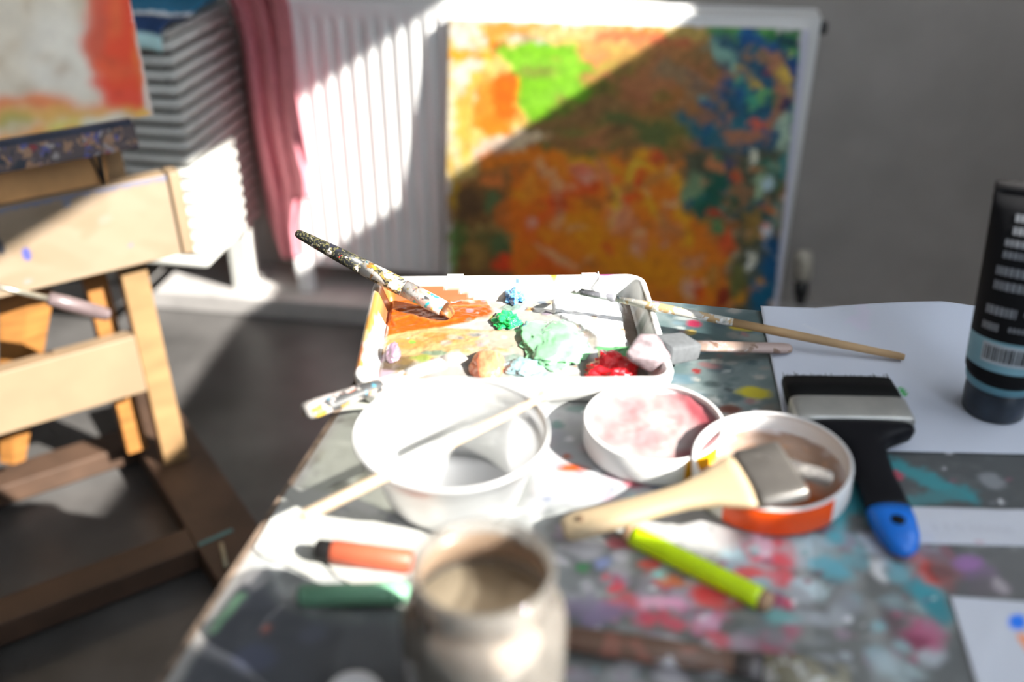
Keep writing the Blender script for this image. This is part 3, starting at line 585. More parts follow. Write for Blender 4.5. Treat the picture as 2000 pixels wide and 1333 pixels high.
# magenta and red field at the front right
R_ = random.Random(5)
P.specks((1080, 990, 1480, 1330), 90, [g(150, 146, 150), g(125, 115, 125), g(170, 165, 170), g(110, 112, 112), g(140, 120, 140)], (6, 20), (.3, .7), (1, 2.5), 25)
P.specks((1180, 1070, 1560, 1290), 34, [g(190, 50, 74), g(205, 40, 56), g(170, 66, 100), g(150, 40, 80), g(214, 110, 140)], (5, 18), (.4, .9), (1, 2.6), 26, rag=.9)
P.specks((1420, 1040, 1840, 1300), 60, [g(120, 150, 158), g(150, 156, 164), g(100, 104, 108), g(130, 110, 124), g(88, 140, 150)], (7, 22), (.4, .9), (1, 2), 27)
for (u, v, a, b, c, r) in ((1400, 1170, 34, 20, g(214, 36, 40), 0), (1375, 1155, 20, 14, g(220, 30, 34), 0), (1285, 1180, 26, 13, g(226, 128, 150), 0), (1325, 1178, 22, 12, g(220, 120, 150), 0), (1378, 1216, 24, 16, g(240, 132, 160), 0), (1325, 1222, 26, 12, g(205, 60, 80), 0), (1270, 1215, 24, 10, g(190, 56, 72), 0), (1530, 1080, 40, 24, g(196, 44, 62), 0), (1485, 1085, 26, 20, g(206, 60, 84), 0), (1490, 1060, 16, 26, g(226, 160, 180), 0), (1530, 1130, 22, 20, g(214, 50, 66), 0), (1460, 1120, 26, 10, g(210, 50, 54), 0), (1470, 1070, 14, 10, g(150, 180, 186), 0), (1575, 1070, 46, 26, g(136, 164, 170), 10), (1630, 1110, 34, 22, g(70, 150, 166), 0), (1600, 1060, 24, 14, g(130, 160, 170), 0), (1520, 1175, 22, 16, g(120, 26, 66), 0), (1540, 1180, 9, 8, g(190, 20, 70), 0),
        (1515, 1205, 30, 14, g(84, 140, 140), 0), (1720, 1120, 12, 22, g(190, 194, 206), 0), (1700, 1070, 16, 24, g(170, 176, 190), 15), (1820, 1115, 46, 24, g(180, 40, 14), 8), (1838, 1118, 22, 14, g(120, 24, 10), 0), (1810, 1160, 30, 22, g(16, 128, 142), -15), (1830, 1185, 18, 26, g(10, 110, 122), 0), (1800, 1240, 34, 24, g(150, 60, 96), 0), (1790, 1255, 22, 14, g(110, 40, 66), 0), (1745, 1215, 22, 36, g(84, 66, 70), 0), (1900, 1110, 30, 16, g(130, 80, 140), 0), (1940, 1150, 40, 18, g(96, 80, 92), 0), (1660, 1180, 30, 22, g(120, 124, 130), 0), (1740, 1310, 40, 24, g(140, 158, 162), 0), (1590, 1150, 22, 16, g(150, 168, 172), 0), (1220, 1060, 30, 12, g(150, 60, 70), 0), (1270, 1105, 22, 12, g(200, 50, 40), 0), (1310, 1135, 26, 10, g(180, 90, 40), 0), (1285, 1125, 14, 10, g(110, 180, 176), 0), (1140, 1112, 12, 10, g(50, 110, 66), 0), (1180, 1100, 16, 9, g(110, 120, 160), 0), (1160, 1200, 50, 24, g(112, 96, 126), 0), (1580, 1025, 40, 16, g(130, 50, 76), 0), (1640, 1010, 20, 40, g(26, 150, 165), -20), (1660, 965, 26, 30, g(20, 146, 164), 0), (1700, 985, 20, 40, g(20, 120, 130), 0)):
    P.ell(u, v, a, b, c, rot=r, rag=.9, soft=.45, alpha=.9)
P.poly([(1180, 985), (1400, 985), (1480, 1050), (1420, 1080), (1250, 1050)], (.34, .335, .335), 12, 24, .8)
# right: teal wash on dark grey under the sheets
P.poly([(1700, 880), (2100, 880), (2100, 1010), (1780, 1010)], (.09, .095, .10), 6, 8, .8)
P.stroke([(1725, 905), (1800, 930), (1880, 965)], 24, g(34, 116, 124), rag=.8); P.stroke([(1745, 985), (1870, 965)], 16, g(50, 110, 116), rag=.8, alpha=.8); P.ell(1752, 928, 12, 9, g(150, 50, 70)); P.ell(1738, 935, 8, 10, g(170, 90, 70)); P.ell(1658, 900, 14, 20, g(150, 30, 80)); P.ell(1940, 940, 24, 14, g(110, 112, 116)); P.ell(1895, 1000, 14, 4, g(170, 90, 90))
P.poly([(1790, 1075), (2100, 1075), (2100, 1180), (1860, 1170)], (.17, .165, .17), 6, 8, .6); P.ell(1890, 1100, 30, 14, g(140, 90, 150), alpha=.7); P.ell(1850, 1080, 12, 16, g(120, 70, 80), alpha=.7); P.ell(1955, 1145, 14, 14, g(140, 130, 136))
P.c *= np.where((P.x * TU.x + P.y * TU.y > .1) | (P.y < .5), .80, 1.0)[:, None]  # shaded right and front of the table darkened in the colour
P.specks((1100, 780, 2000, 1333), 120, [g(180, 180, 184), g(90, 92, 96), g(120, 60, 80), g(90, 140, 146)], (2, 6), (.4, .9), (1, 2), 29)
lip = np.clip(1 - (P.x * TU.x + P.y * TU.y - U0) / .010, 0, 1)
P.mix(lip * .8, (.34, .32, .30))
cellb = MB().box(TF(U0, V0, TZ - .026), TU * (us[-1] - U0), TV * (vv[-1] - V0), UP * .0255, .002)
top = cellb.build('tabletop', mat('grey_board_edge', (.22, .20, .18), .6, .3, 30), tbl, smooth=False)
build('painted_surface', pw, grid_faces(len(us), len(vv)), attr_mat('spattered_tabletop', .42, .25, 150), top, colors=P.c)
MB().box(TF(U0 - .006, V0, TZ - .026), TU * .006, TV * (vv[-1] - V0), UP * .0262, .001).build('edge_strip', mat('worn_brown_edge', (.16, .115, .085), .5, .5, 60), tbl, smooth=False)
legm = mat('grey_steel_leg', (.25, .25, .26), .4, .1, metal=.4)
for a, b in ((U0 + .05, V0 + .05), (U1 - .09, V0 + .05), (U0 + .05, V1 - .09), (U1 - .09, V1 - .09)):
    MB().box(TF(a, b, 0), TU * .035, TV * .035, UP * (TZ - .026), .003).build('leg', legm, tbl, smooth=False)

# ================================================================== PAINT TRAY
TC = V((.000, .855, 0)); HX, HY = .1455, .1085; TR_ = math.radians(1.3)
tx, ty = V((math.cos(TR_), math.sin(TR_), 0)), V((-math.sin(TR_), math.cos(TR_), 0))
def TRY(x, y, z): return TC + tx * x + ty * y + UP * z
def rrect(inset, z, r=.022, n=12, sub=110):
    hx, hy = HX - inset, HY - inset; r = max(.004, r - inset); P_ = []
    for k, (sx, sy) in enumerate(((1, 1), (-1, 1), (-1, -1), (1, -1))):
        for j in range(n):
            t = math.pi / 2 * (k + j / (n - 1)); P_.append((sx * (hx - r) + r * math.cos(t), sy * (hy - r) + r * math.sin(t)))
        a = P_[-1]; nk = ((-1, 1), (-1, -1), (1, -1), (1, 1))[k]; t = math.pi / 2 * (k + 1)
        b = (nk[0] * (hx - r) + r * math.cos(t), nk[1] * (hy - r) + r * math.sin(t))
        P_ += [(a[0] + (b[0] - a[0]) * q / sub, a[1] + (b[1] - a[1]) * q / sub) for q in range(1, sub)]
    return [TRY(x, y, z) for x, y in P_]
tray = thing('paint_tray', 'white rectangular plastic tray smeared with paint, used as a mixing palette', 'tray', TRY(0, 0, TZ))
rows = [(.008, .7505), (.0065, .7525), (.0035, .760), (.0015, .768), (.0008, .7745), (.0022, .7768), (.0050, .7775), (.0075, .7768), (.0090, .7745), (.0100, .772), (.0115, .768), (.013, .764), (.0145, .760), (.016, .7555), (.019, .7532)]
R = [rrect(i, z) for i, z in rows]
mb = MB().loft(R)
px, mpp = table_px(.772)
P = Paint([v.x for v in mb.v], [v.y for v in mb.v], (.72, .71, .685), px, mpp)
P.specks((680, 520, 1300, 790), 70, [SUN(250, 200, 120), SUN(240, 150, 60), SUN(225, 215, 205), SUN(170, 190, 170)], (3, 9), (.3, .8), (1, 3), 31)
zz = np.array([v.z for v in mb.v]); lx = np.array([(v - TC).dot(tx) for v in mb.v]); ly = np.array([(v - TC).dot(ty) for v in mb.v])
xe = (at(885, 545, .765) - TC).dot(tx); e1_ = (vnoise(lx * 0 + .3, zz, 380, 5) - .5) * .02 + (.766 - zz) * 3.0
onw = (zz < .768 + .006 * vnoise(lx, lx * 0, 60, 9)) & (zz > .7526) & (ly > .04)
P.mix(np.where(onw, np.clip((xe + e1_ - lx) / .003, 0, 1), 0) * .95, SUN(226, 116, 34))
P.mix(np.where(onw, np.clip((xe + .045 + e1_ - lx) / .006, 0, 1) * np.clip((lx - xe - e1_) / .003, 0, 1), 0) * .7, SUN(242, 208, 176))
for (u, v, a, b, c) in ((1180, 540, 38, 9, SUN(222, 105, 185)), (1160, 533, 20, 5, SUN(226, 120, 190)), (1081, 543, 8, 9, SUN(255, 200, 90)), (1010, 551, 5, 2, SUN(140, 180, 225)), (1232, 533, 8, 4, SUN(250, 170, 90)), (735, 600, 10, 30, SUN(255, 190, 100)), (722, 640, 9, 30, SUN(250, 180, 90)), (700, 700, 10, 26, SUN(250, 130, 40)), (688, 722, 9, 12, SUN(245, 80, 20)), (712, 665, 8, 12, SUN(255, 225, 160)), (705, 720, 7, 8, SUN(255, 190, 110)), (1262, 600, 5, 30, SUN(200, 190, 170)), (1290, 760, 14, 12, SUN(250, 246, 240)), (840, 540, 60, 6, SUN(250, 210, 150)), (760, 560, 8, 10, SUN(250, 150, 60))):
    P.ell(u, v, a, b, c, rag=.5)
body = build('tray_body', mb.v, mb.f, attr_mat('painted_white_plastic', .35, .08, 120), tray, colors=P.c)
for u0 in (890, 1150):
    a = at(u0 - 16, 527, .777); b = at(u0 + 16, 527, .777)
    MB().box(TRY((a - TC).dot(tx), HY - .008, .7745), tx * (b - a).length, ty * .0085, UP * .0032, .0006).build('rim_tab', mat('white_plastic', (.74, .73, .71), .35, .03), tray, smooth=False)
# layer of paint on the tray floor, a relief of brush marks
XS, YS = np.arange(-HX + .0175, HX - .0175, .0011), np.arange(-HY + .0175, HY - .0175, .0011)
pts = [(x, y) for y in YS for x in XS]; pw = [TRY(x, y, .757) for x, y in pts]
px, mpp = table_px(.757)
P = Paint([p.x for p in pw], [p.y for p in pw], SUN(232, 226, 220), px, mpp)
P.specks((760, 560, 1240, 730), 140, [SUN(215, 205, 195), SUN(250, 246, 240), SUN(250, 210, 150), SUN(190, 200, 200), SUN(240, 225, 230), SUN(200, 190, 160)], (4, 12), (.3, .9), (1.2, 3), 33)
P.poly([(735, 648), (830, 640), (1010, 645), (1000, 690), (880, 690), (730, 720)], SUN(252, 205, 140), 5, 8, h=.0012)
for (u, v, a, b) in ((800, 672, 40, 10), (870, 664, 32, 9), (760, 690, 20, 10), (845, 655, 30, 6)): P.ell(u, v, a, b, SUN(245, 165, 70), alpha=.7)
P.poly([(690, 745), (715, 690), (760, 688), (770, 735)], SUN(226, 196, 212), 6, 6, h=.0008)
P.poly([(930, 650), (1040, 640), (1040, 690), (960, 680)], SUN(250, 225, 200), 6, 8, h=.001)
P.poly([(742, 560), (765, 548), (800, 538), (870, 542), (905, 556), (885, 575), (880, 592), (945, 585), (962, 604), (925, 628), (860, 642), (800, 648), (738, 658), (728, 640)], SUN(226, 116, 20), 2.5, 7, h=.0022)
for pts_, w, c in (([(760, 610), (840, 596), (900, 604)], 5, SUN(236, 128, 40)), ([(750, 632), (800, 618), (850, 632), (900, 622)], 4, SUN(238, 136, 50)), ([(770, 640), (760, 615), (790, 605)], 3.5, SUN(205, 88, 18)), ([(800, 545), (860, 550), (900, 560)], 7, SUN(200, 84, 16)), ([(840, 590), (890, 600), (950, 600)], 6, SUN(232, 120, 40)), ([(830, 560), (850, 580), (890, 570)], 4, SUN(214, 96, 22)), ([(870, 625), (930, 606)], 4, SUN(196, 80, 20))):
    P.stroke(pts_, w, c, alpha=.85, h=.0030)
P.poly([(880, 566), (905, 552), (960, 556), (1000, 566), (960, 586), (910, 592), (882, 584)], SUN(240, 205, 172), 3, 5, h=.0028)
for pts_, w, c in (([(880, 578), (920, 570), (960, 574)], 3, SUN(255, 246, 236)), ([(890, 560), (930, 552), (975, 556)], 3, SUN(255, 240, 225)), ([(920, 585), (945, 578)], 3, SUN(240, 180, 130)), ([(910, 552), (935, 545)], 3, SUN(200, 100, 50)), ([(930, 560), (985, 550)], 3, SUN(230, 150, 100))):
    P.stroke(pts_, w, c, alpha=.9, h=.0034)
P.ell(918, 608, 46, 15, SUN(220, 108, 18), h=.003); P.stroke([(880, 600), (950, 600)], 4, SUN(240, 150, 70), h=.0034)
P.poly([(1040, 565), (1110, 560), (1100, 592), (1040, 598)], SUN(240, 190, 120), 4, 8, .8, h=.001); P.stroke([(1030, 582), (1120, 590)], 5, SUN(150, 150, 140), alpha=.7)
P.poly([(980, 592), (1060, 585), (1100, 610), (1060, 640), (1000, 630)], SUN(214, 214, 208), 5, 10, .8)
for (u, v, a, b, c) in ((1000, 600, 18, 6, SUN(170, 200, 180)), (968, 622, 10, 5, SUN(235, 220, 80)), (1035, 602, 8, 4, SUN(245, 170, 80)), (1070, 610, 10, 5, SUN(190, 170, 190)), (1100, 600, 9, 6, SUN(200, 150, 150)), (1060, 590, 9, 4, SUN(120, 140, 160)), (775, 713, 34, 10, lin(120, 100, 60, 3)), (790, 702, 20, 9, lin(170, 140, 90, 3)), (850, 690, 22, 6, SUN(150, 180, 150)), (825, 700, 18, 7, SUN(180, 200, 90)), (805, 668, 7, 4, SUN(150, 215, 90)), (890, 660, 14, 4, SUN(180, 170, 160)), (850, 705, 12, 5, SUN(240, 150, 70)), (930, 655, 12, 3, SUN(130, 130, 140)), (1035, 725, 46, 12, SUN(200, 238, 236)), (1010, 705, 20, 12, SUN(205, 240, 240)), (1020, 728, 12, 5, SUN(60, 160, 190)), (1000, 712, 6, 4, SUN(90, 180, 210)), (1090, 722, 40, 8, SUN(236, 245, 240)), (1170, 650, 22, 12, SUN(170, 160, 150)), (1130, 655, 20, 8, SUN(190, 176, 186))):
    P.ell(u, v, a, b, c, rag=.5, alpha=.9, h=.0012)
P.poly([(1082, 580), (1140, 574), (1212, 586), (1218, 640), (1222, 668), (1170, 660), (1140, 640), (1085, 612)], SUN(255, 255, 255), 2.5, 5, h=.0030); P.c = np.minimum(P.c, .86)
P.poly([(1082, 580), (1140, 574), (1212, 586), (1218, 640), (1222, 668), (1170, 660), (1140, 640), (1085, 612)], (.78, .78, .79), 2.5, 5, h=.0030)
P.poly([(1170, 655), (1225, 668), (1222, 720), (1150, 715)], (.62, .57, .61), 6, 8, .8, h=.001)
P.poly([(1216, 570), (1250, 575), (1262, 735), (1228, 735)], lin(150, 120, 100, 2.2), 4, 8, .9)  # dark strip: cast shadow of the right tray wall, painted in
P.poly([(1165, 678), (1235, 676), (1232, 702), (1170, 702)], lin(70, 170, 90, 1.6), 4, 5, .9, h=.0014)
P.specks((870, 640, 1080, 735), 60, [SUN(200, 200, 190), SUN(230, 220, 215), SUN(190, 210, 190), SUN(245, 220, 190)], (2, 7), (.3, .9), (1.2, 3), 36)
P.specks((740, 560, 1220, 730), 60, [SUN(240, 160, 80), SUN(255, 250, 245), SUN(150, 190, 170), SUN(230, 190, 210)], (1.5, 4), (.4, .9), (1, 2.5), 37)
dist = np.minimum.reduce([np.array([p[0] for p in pts]) - XS[0], XS[-1] - np.array([p[0] for p in pts]), np.array([p[1] for p in pts]) - YS[0], YS[-1] - np.array([p[1] for p in pts])])
hz = .0022 + P.h + (P.nz(220, 2) - .5) * .0012 * (P.h > .001) + (P.nz(60, 3) - .5) * .0016
hz *= np.clip(dist / .004, 0, 1)
build('paint_layer', [p + UP * (h - .0035) for p, h in zip(pw, hz)], grid_faces(len(XS), len(YS)), attr_mat('wet_acrylic_paint', .32, .2, 260, coat=.2), tray, colors=P.c)

# dollops of paint, each a thing of its own
def dollop(name, label, u, v, ru, rv, h, col, seed, ridg=.35, z=.758, rough=.25, rot=0):
    c = at(u, v, z); kx, ky = table_px(z)[1](u, v); rx, ry = ru * kx, rv * ky
    bm = bmesh.new(); bmesh.ops.create_icosphere(bm, subdivisions=5, radius=1); ca, sa = math.cos(math.radians(rot)), math.sin(math.radians(rot)); vs = []
    for p in bm.verts:
        d = p.co.copy()
        k = 1 + ridg * mnoise.noise(d * 1.6 + V((seed, 0, 0))) + ridg * .5 * mnoise.noise(d * 3.4 + V((0, seed, 0))) - ridg * .45 * abs(mnoise.noise(d * 5.5 + V((seed, seed, 0))))
        x, y, zz = d.x * k * rx, d.y * k * ry, d.z * k * h
        if zz < 0: zz *= .15
        vs.append(c + V((x * ca - y * sa, x * sa + y * ca, zz)))
    bm.verts.index_update(); fs = [[w.index for w in f.verts] for f in bm.faces]; bm.free()
    m = mat('paint_' + name + str(seed), col, rough, .18, 70, .2, coat=.4)
    return solo('paint_dollop', label, 'paint', vs, fs, m, c)
dollop('blue', 'small blue and white dollop of paint in the tray', 1004, 578, 20, 16, .008, lin(110, 175, 235, 1.5), 1, .5)
dollop('green', 'bright green ring of paint in the tray, beside the orange pool', 990, 628, 25, 15, .007, (.02, .48, .11), 2, .5)
dollop('mint', 'large pale mint green heap of paint in the tray', 1082, 672, 70, 46, .0065, lin(176, 244, 188, 1.9), 3, .38)
dollop('red', 'glossy red heap of paint in the front right corner of the tray', 1196, 722, 46, 22, .013, (.85, .016, .025), 4, .45)
dollop('coral', 'rounded coral orange lump of paint in the front of the tray', 952, 716, 34, 28, .012, lin(255, 150, 108, 1.4), 5, .14)
dollop('mauve', 'small mauve lump of paint on the left of the tray', 768, 693, 15, 15, .011, SUN(205, 170, 195), 6, .15)
dollop('cyan', 'pale icy blue smear of paint in the front of the tray', 1020, 718, 36, 15, .005, lin(190, 232, 238, 1.9), 8, .4)

# ================================================================== BRUSHES
def pal(*c): return list(c)
spk = [((.75, .72, .68), .56, 1.), ((.62, .22, .08), .63, 1.4), ((.55, .42, .06), .66, 1.8), ((.5, .06, .05), .68, 1.5), ((.05, .3, .35), .69, 1.3)]
hand_dark = splat_mat('black_handle_gold_flecks', (.012, .013, .014), [((.11, .10, .045), .54, 7), ((.26, .23, .17), .63, 6), ((.02, .02, .03), .60, 1.2), ((.55, .48, .42), .63, 1.5), ((.5, .05, .04), .69, 2)], 60, .4)
hand_mid = splat_mat('black_handle_pale_splatter', (.03, .03, .03), [((.24, .20, .09), .50, 4), ((.64, .60, .55), .50, 1.2), ((.58, .26, .06), .60, 1.6), ((.6, .46, .06), .66, 2), ((.55, .06, .05), .68, 2), ((.05, .30, .36), .70, 2)], 70, .45)
hand_pale = splat_mat('pale_splattered_ferrule', (.34, .31, .29), [((.40, .25, .21), .52, 1.2), ((.03, .30, .33), .57, 1.5), ((.48, .36, .04), .62, 2), ((.45, .12, .04), .64, 2.2), ((.46, .44, .42), .54, 3), ((.05, .05, .05), .68, 2)], 55, .45)
bt = V(at(884, 612, .7645)); rim_pt = V(at(744, 540, .7915))
d = (rim_pt - bt)
# extend until the handle's end
bend = bt + d * 2.22
main = thing('paintbrush', 'paint-splattered black-handled brush resting in the tray, bristles in orange paint', 'paintbrush', bt)
def seg(p, q, a, b): return p + (q - p) * a, p + (q - p) * b
q0, q1 = seg(bt, bend, .56, 1.0)
MB().rod(q0, q1, [(0, .0086, .0086), (.35, .0076, .0076), (.75, .0058, .0058), (.94, .0047, .0047), (.985, .0038, .0038), (1, .0014, .0014)], 20).build('handle', hand_dark, main)
q0, q1 = seg(bt, bend, .30, .5605)
MB().rod(q0, q1, [(0, .0092, .0088), (.3, .0094, .0092), (1, .0086, .0086)], 20).build('handle_shank', hand_mid, main)
q0, q1 = seg(bt, bend, .055, .3005)
MB().rod(q0, q1, [(0, .0108, .0068), (.25, .0106, .0078), (1, .0092, .0088)], 20).build('ferrule', hand_pale, main)
q0, q1 = seg(bt, bend, -.005, .058)
MB().rod(q0, q1, [(0, .0070, .0012, 0, -.003), (.4, .0095, .0036, 0, -.001), (1, .0107, .0067)], 20).build('bristles', splat_mat('orange_soaked_bristles', (.30, .09, .02), [((.10, .035, .01), .50, 1), ((.40, .22, .12), .66, 1.4)], 120, .5), main)

# long thin brush reaching over the right rim
e0, e1 = at(1112, 572, .7665), at(1766, 698, TZ + .0065)
rimp = at(1252, 594, .7835)
lb = thing('long_paintbrush', 'long thin wooden brush leaning over the right tray rim onto the white paper', 'paintbrush', rimp)
hb = e1; ha = rimp + (rimp - e1).normalized() * .028
wood_pale = mat('bare_pine', (.40, .255, .125), .55, .18, 20, .1)
mid = ha + (hb - ha) * .42
MB().rod(mid, hb, [(0, .0042, .0042), (.3, .0045, .0045), (.97, .0036, .0036), (1, .0030, .0030)], 14).build('handle', wood_pale, lb)
MB().rod(ha, mid, [(0, .0030, .0030), (.4, .0046, .0046), (1, .0042, .0042)], 14).build('painted_shank', splat_mat('pale_paint_on_pine', (.42, .40, .35), [((.40, .26, .12), .54, 1), ((.12, .20, .22), .64, 1.2), ((.5, .45, .14), .66, 1.4), ((.62, .62, .60), .58, 2)], 55, .5), lb)
dirb = (ha - hb).normalized()
f1 = ha + dirb * .034
MB().rod(ha + -dirb * .002, f1, [(0, .0034, .0034), (.1, .0042, .0042), (.2, .0036, .0036), (1, .0058, .0026)], 14).build('ferrule', splat_mat('grey_ferrule_paint', (.20, .20, .22), [((.5, .5, .52), .52, 1), ((.05, .05, .06), .62, 1)], 90, .35), lb)
f2 = f1 + (e0 - f1).normalized() * .026
MB().rod(f1, f2, [(0, .0056, .0026), (.6, .0062, .0022), (1, .0052, .0008)], 14).build('bristles', mat('white_bristles_with_paint', (.55, .54, .53), .6, .25, 90), lb)

# foam brush
a0, a1 = at(1226, 694, .7855), at(1348, 676, .771); a2 = at(1546, 681, TZ + .007)
fb = thing('foam_brush', 'foam brush with a pink-tipped grey head on the right tray rim', 'paintbrush', a1)
MB().rod(a1 + (a1 - a2).normalized() * .006, a2, [(0, .0088, .0040), (.5, .0078, .0044), (.93, .0072, .0046), (.98, .0060, .0040), (1, .0026, .0020)], 16).build('handle', splat_mat('pinkish_painted_wood', (.34, .24, .19), [((.42, .31, .28), .50, .8), ((.20, .12, .085), .58, 1), ((.5, .44, .41), .62, 1.6)], 40, .5), fb)
am = a0 + (a1 - a0) * .50
MB().rod(am, a1, [(0, .0158, .0095), (.06, .0160, .0098), (.94, .0150, .0090), (1, .014, .0080)], 24, ex=7).build('foam_head', mat('grey_foam', (.095, .10, .105), .95, .12, 160, .4), fb)
MB().rod(a0 - V((0, 0, .001)), am, [(0, .0022, .0016), (.06, .0050, .0034), (.50, .0166, .0108), (.58, .0170, .0110), (1, .0148, .0088)], 24, up=V((0, -.5, 1)), ex=5).build('foam_tip', mat('pink_grey_wet_foam', (.27, .215, .225), .45, .45, 110, .4), fb)

# splattered handle lying across the front of the tray
b0, b1 = at(592, 806, TZ + .024), at(905, 694, .779)
c0 = b0 + (b1 - b0) * .0
pb_ = thing('splattered_brush', 'splattered wide-handled brush lying across the front left tray corner', 'paintbrush', b0)
hl = splat_mat('white_handle_rainbow_splatter', (.30, .28, .26), [((.46, .40, .38), .48, 1), ((.45, .30, .03), .58, 1.4), ((.36, .10, .05), .63, 1.6), ((.10, .26, .12), .64, 1.5), ((.05, .05, .05), .57, 1.2), ((.05, .2, .28), .66, 1.6)], 50, .5)
MB().rod(b0, b0 + (b1 - b0) * .62, [(0, .006, .004), (.03, .0105, .0058), (.10, .0120, .0064), (.5, .0085, .0062), (1, .0055, .0052)], 18).build('handle', hl, pb_)
MB().rod(b0 + (b1 - b0) * .615, b0 + (b1 - b0) * .86, [(0, .0056, .0053), (.15, .0066, .006), (1, .0095, .0040)], 18).build('ferrule', splat_mat('dull_splattered_metal', (.34, .33, .31), [((.5, .44, .38), .52, 1), ((.10, .10, .10), .64, 1)], 60, .4), pb_)
MB().rod(b0 + (b1 - b0) * .855, b1, [(0, .0094, .0039), (.6, .0098, .003), (1, .0080, .0008)], 18).build('bristles', mat('dirty_pale_bristles', (.48, .42, .38), .6, .3, 80), pb_)

# flat wooden brush resting on the brown lid
BR0, BR1 = at(1098, 1036, TZ + .012), at(1462, 936, .793)
fl = thing('flat_brush', 'wide flat brush with bare blond handle propped in the brown paint lid', 'paintbrush', BR0)
ax = BR1 - BR0
MB().rod(BR0, BR1, [(0, .0085, .0035), (.03, .0118, .0052), (.10, .0130, .0058), (.30, .0118, .0062), (.52, .0105, .0062), (.66, .0120, .0062), (.80, .0185, .0058), (.92, .0275, .0055), (1, .0300, .0050)], 24, ex=3).build('handle', mat('blond_bare_wood', (.43, .325, .20), .5, .10, 18, .05), fl)
BRF = .034
hp = BR0 + ax * .10 + UP * .0052
MB().lathe(hp, [(.0034, 0), (.0034, .0012), (.0002, .0012)], 20).build('hanging_hole', mat('brown_hole_wood', (.18, .11, .06), .7), fl)
BR2 = BR1 + ax.normalized() * BRF + V((0, 0, -.002))
MB().rod(BR1 - ax.normalized() * .002, BR2, [(0, .0305, .0056), (.1, .0312, .0062), (.9, .0312, .0062), (1, .0305, .0056)], 24, ex=5).build('ferrule', mat('worn_tin', (.34, .31, .28), .36, .25, 30, metal=.85), fl)
BR3 = at(1568, 900, .766)
BR3 = BR2 + (BR3 - BR2).normalized() * .036
MB().rod(BR2 - ax.normalized() * .001, BR3, [(0, .030, .0054), (.5, .0295, .0048), (.9, .028, .0030), (1, .026, .0008)], 24, ex=4).build('bristles', splat_mat('greyish_brown_bristles', (.20, .185, .17), [((.10, .09, .085), .52, 1), ((.42, .40, .38), .60, 1.4)], 60, .6, (1, 1, 1)), fl)

# wide black brush with a blue tip
k0, k1, k2, k3, k4 = at(1622, 748, .768), at(1648, 786, .7675), at(1670, 838, .767), at(1700, 905, .7645), at(1770, 1084, TZ + .008)
bb = thing('black_brush', 'wide black-handled brush with blue tip lying on the white paper', 'paintbrush', k2)
axb = (k4 - k2).normalized(); side = axb.cross(UP).normalized()
W2 = .0495
blk = mat('black_plastic', (.007, .007, .009), .45, .1, 30)
L2 = (k4 - k2).length
MB().rod(k2 - axb * .002, k4, [(0, W2 * .98, .0095), (.035, W2 * .99, .0105), (.075, W2 * .90, .0105), (.12, W2 * .62, .0100), (.165, W2 * .42, .0098), (.24, .0165, .0095), (.45, .0150, .0090), (.66, .0165, .0090), (.70, .0170, .0090)], 28, ex=3).build('handle', blk, bb)
tip = MB().rod(k2, k4, [(.695, .0171, .0091), (.75, .0172, .0092), (.88, .0150, .0085), (.96, .0105, .0070), (1, .004, .003)], 28, ex=2.6).build('blue_tip', mat('bright_blue_plastic', lin(0, 88, 172, .62), .35, .06, 30), bb)
hc = k2 + (k4 - k2) * .82 + UP * .0089
MB().lathe(hc, [(.0052, -.001), (.0052, .0006), (.0002, .0006)], 20).build('hanging_hole', blk, tip)
fo = k2 - axb * .002
f_in = fo - axb * .030
MB().rod(f_in, fo, [(0, W2 * 1.0, .0108), (.06, W2 * 1.01, .0115), (.94, W2 * 1.01, .0115), (1, W2 * 1.0, .0108)], 28, ex=7).build('ferrule', mat('dull_grey_metal', (.42, .41, .38), .38, .1, 50, metal=.55), bb)
br_end = f_in - axb * .040
mb = MB().rod(f_in + axb * .001, br_end + axb * .004, [(0, W2 * .985, .0102), (.5, W2 * .99, .0092), (1, W2 * .975, .0065)], 28, ex=6)
Rn = random.Random(3)
for i in range(260):
    x = Rn.uniform(-.97, .97) * W2; h = Rn.uniform(-.006, .006); p = f_in + side * x + UP * h - axb * .012
    mb.rod(p, br_end + side * (x * .99 + Rn.uniform(-.001, .001)) + UP * (h * .7) - axb * Rn.uniform(-.003, .004), [(0, .0007, .0007), (1, .0003, .0003)], n=4)
mb.build('bristles', mat('black_bristles', (.004, .004, .004), .6, .2, 200), bb)

# crusted brush at the very front
g0, g1 = at(1080, 1243, TZ + .010), at(1660, 1330, TZ + .008)
cbr = thing('crusted_brush', 'brown wooden brush with dried paint lying nearest the front of the table', 'paintbrush', g0)
MB().rod(g0, g0 + (g1 - g0) * .62, [(0, .006, .005), (.1, .0085, .0075), (.5, .0095, .008), (1, .0085, .0065)], 18).build('handle', splat_mat('brown_stained_handle', (.13, .07, .045), [((.24, .10, .07), .54, .8), ((.60, .58, .60), .66, .8), ((.05, .035, .03), .60, 1)], 28, .5), cbr)
MB().rod(g0 + (g1 - g0) * .615, g0 + (g1 - g0) * .72, [(0, .0086, .0066), (1, .0115, .006)], 18).build('ferrule', mat('dark_tarnished_metal', (.08, .07, .07), .4, .3, 40, metal=.4), cbr)
MB().rod(g0 + (g1 - g0) * .715, g1, [(0, .0118, .0060), (.6, .0135, .005), (1, .0110, .0018)], 18).build('bristles', splat_mat('crusted_bristles', (.24, .22, .16), [((.55, .54, .52), .55, 1), ((.38, .36, .10), .62, 1.2), ((.10, .10, .10), .6, 1)], 60, .6), cbr)

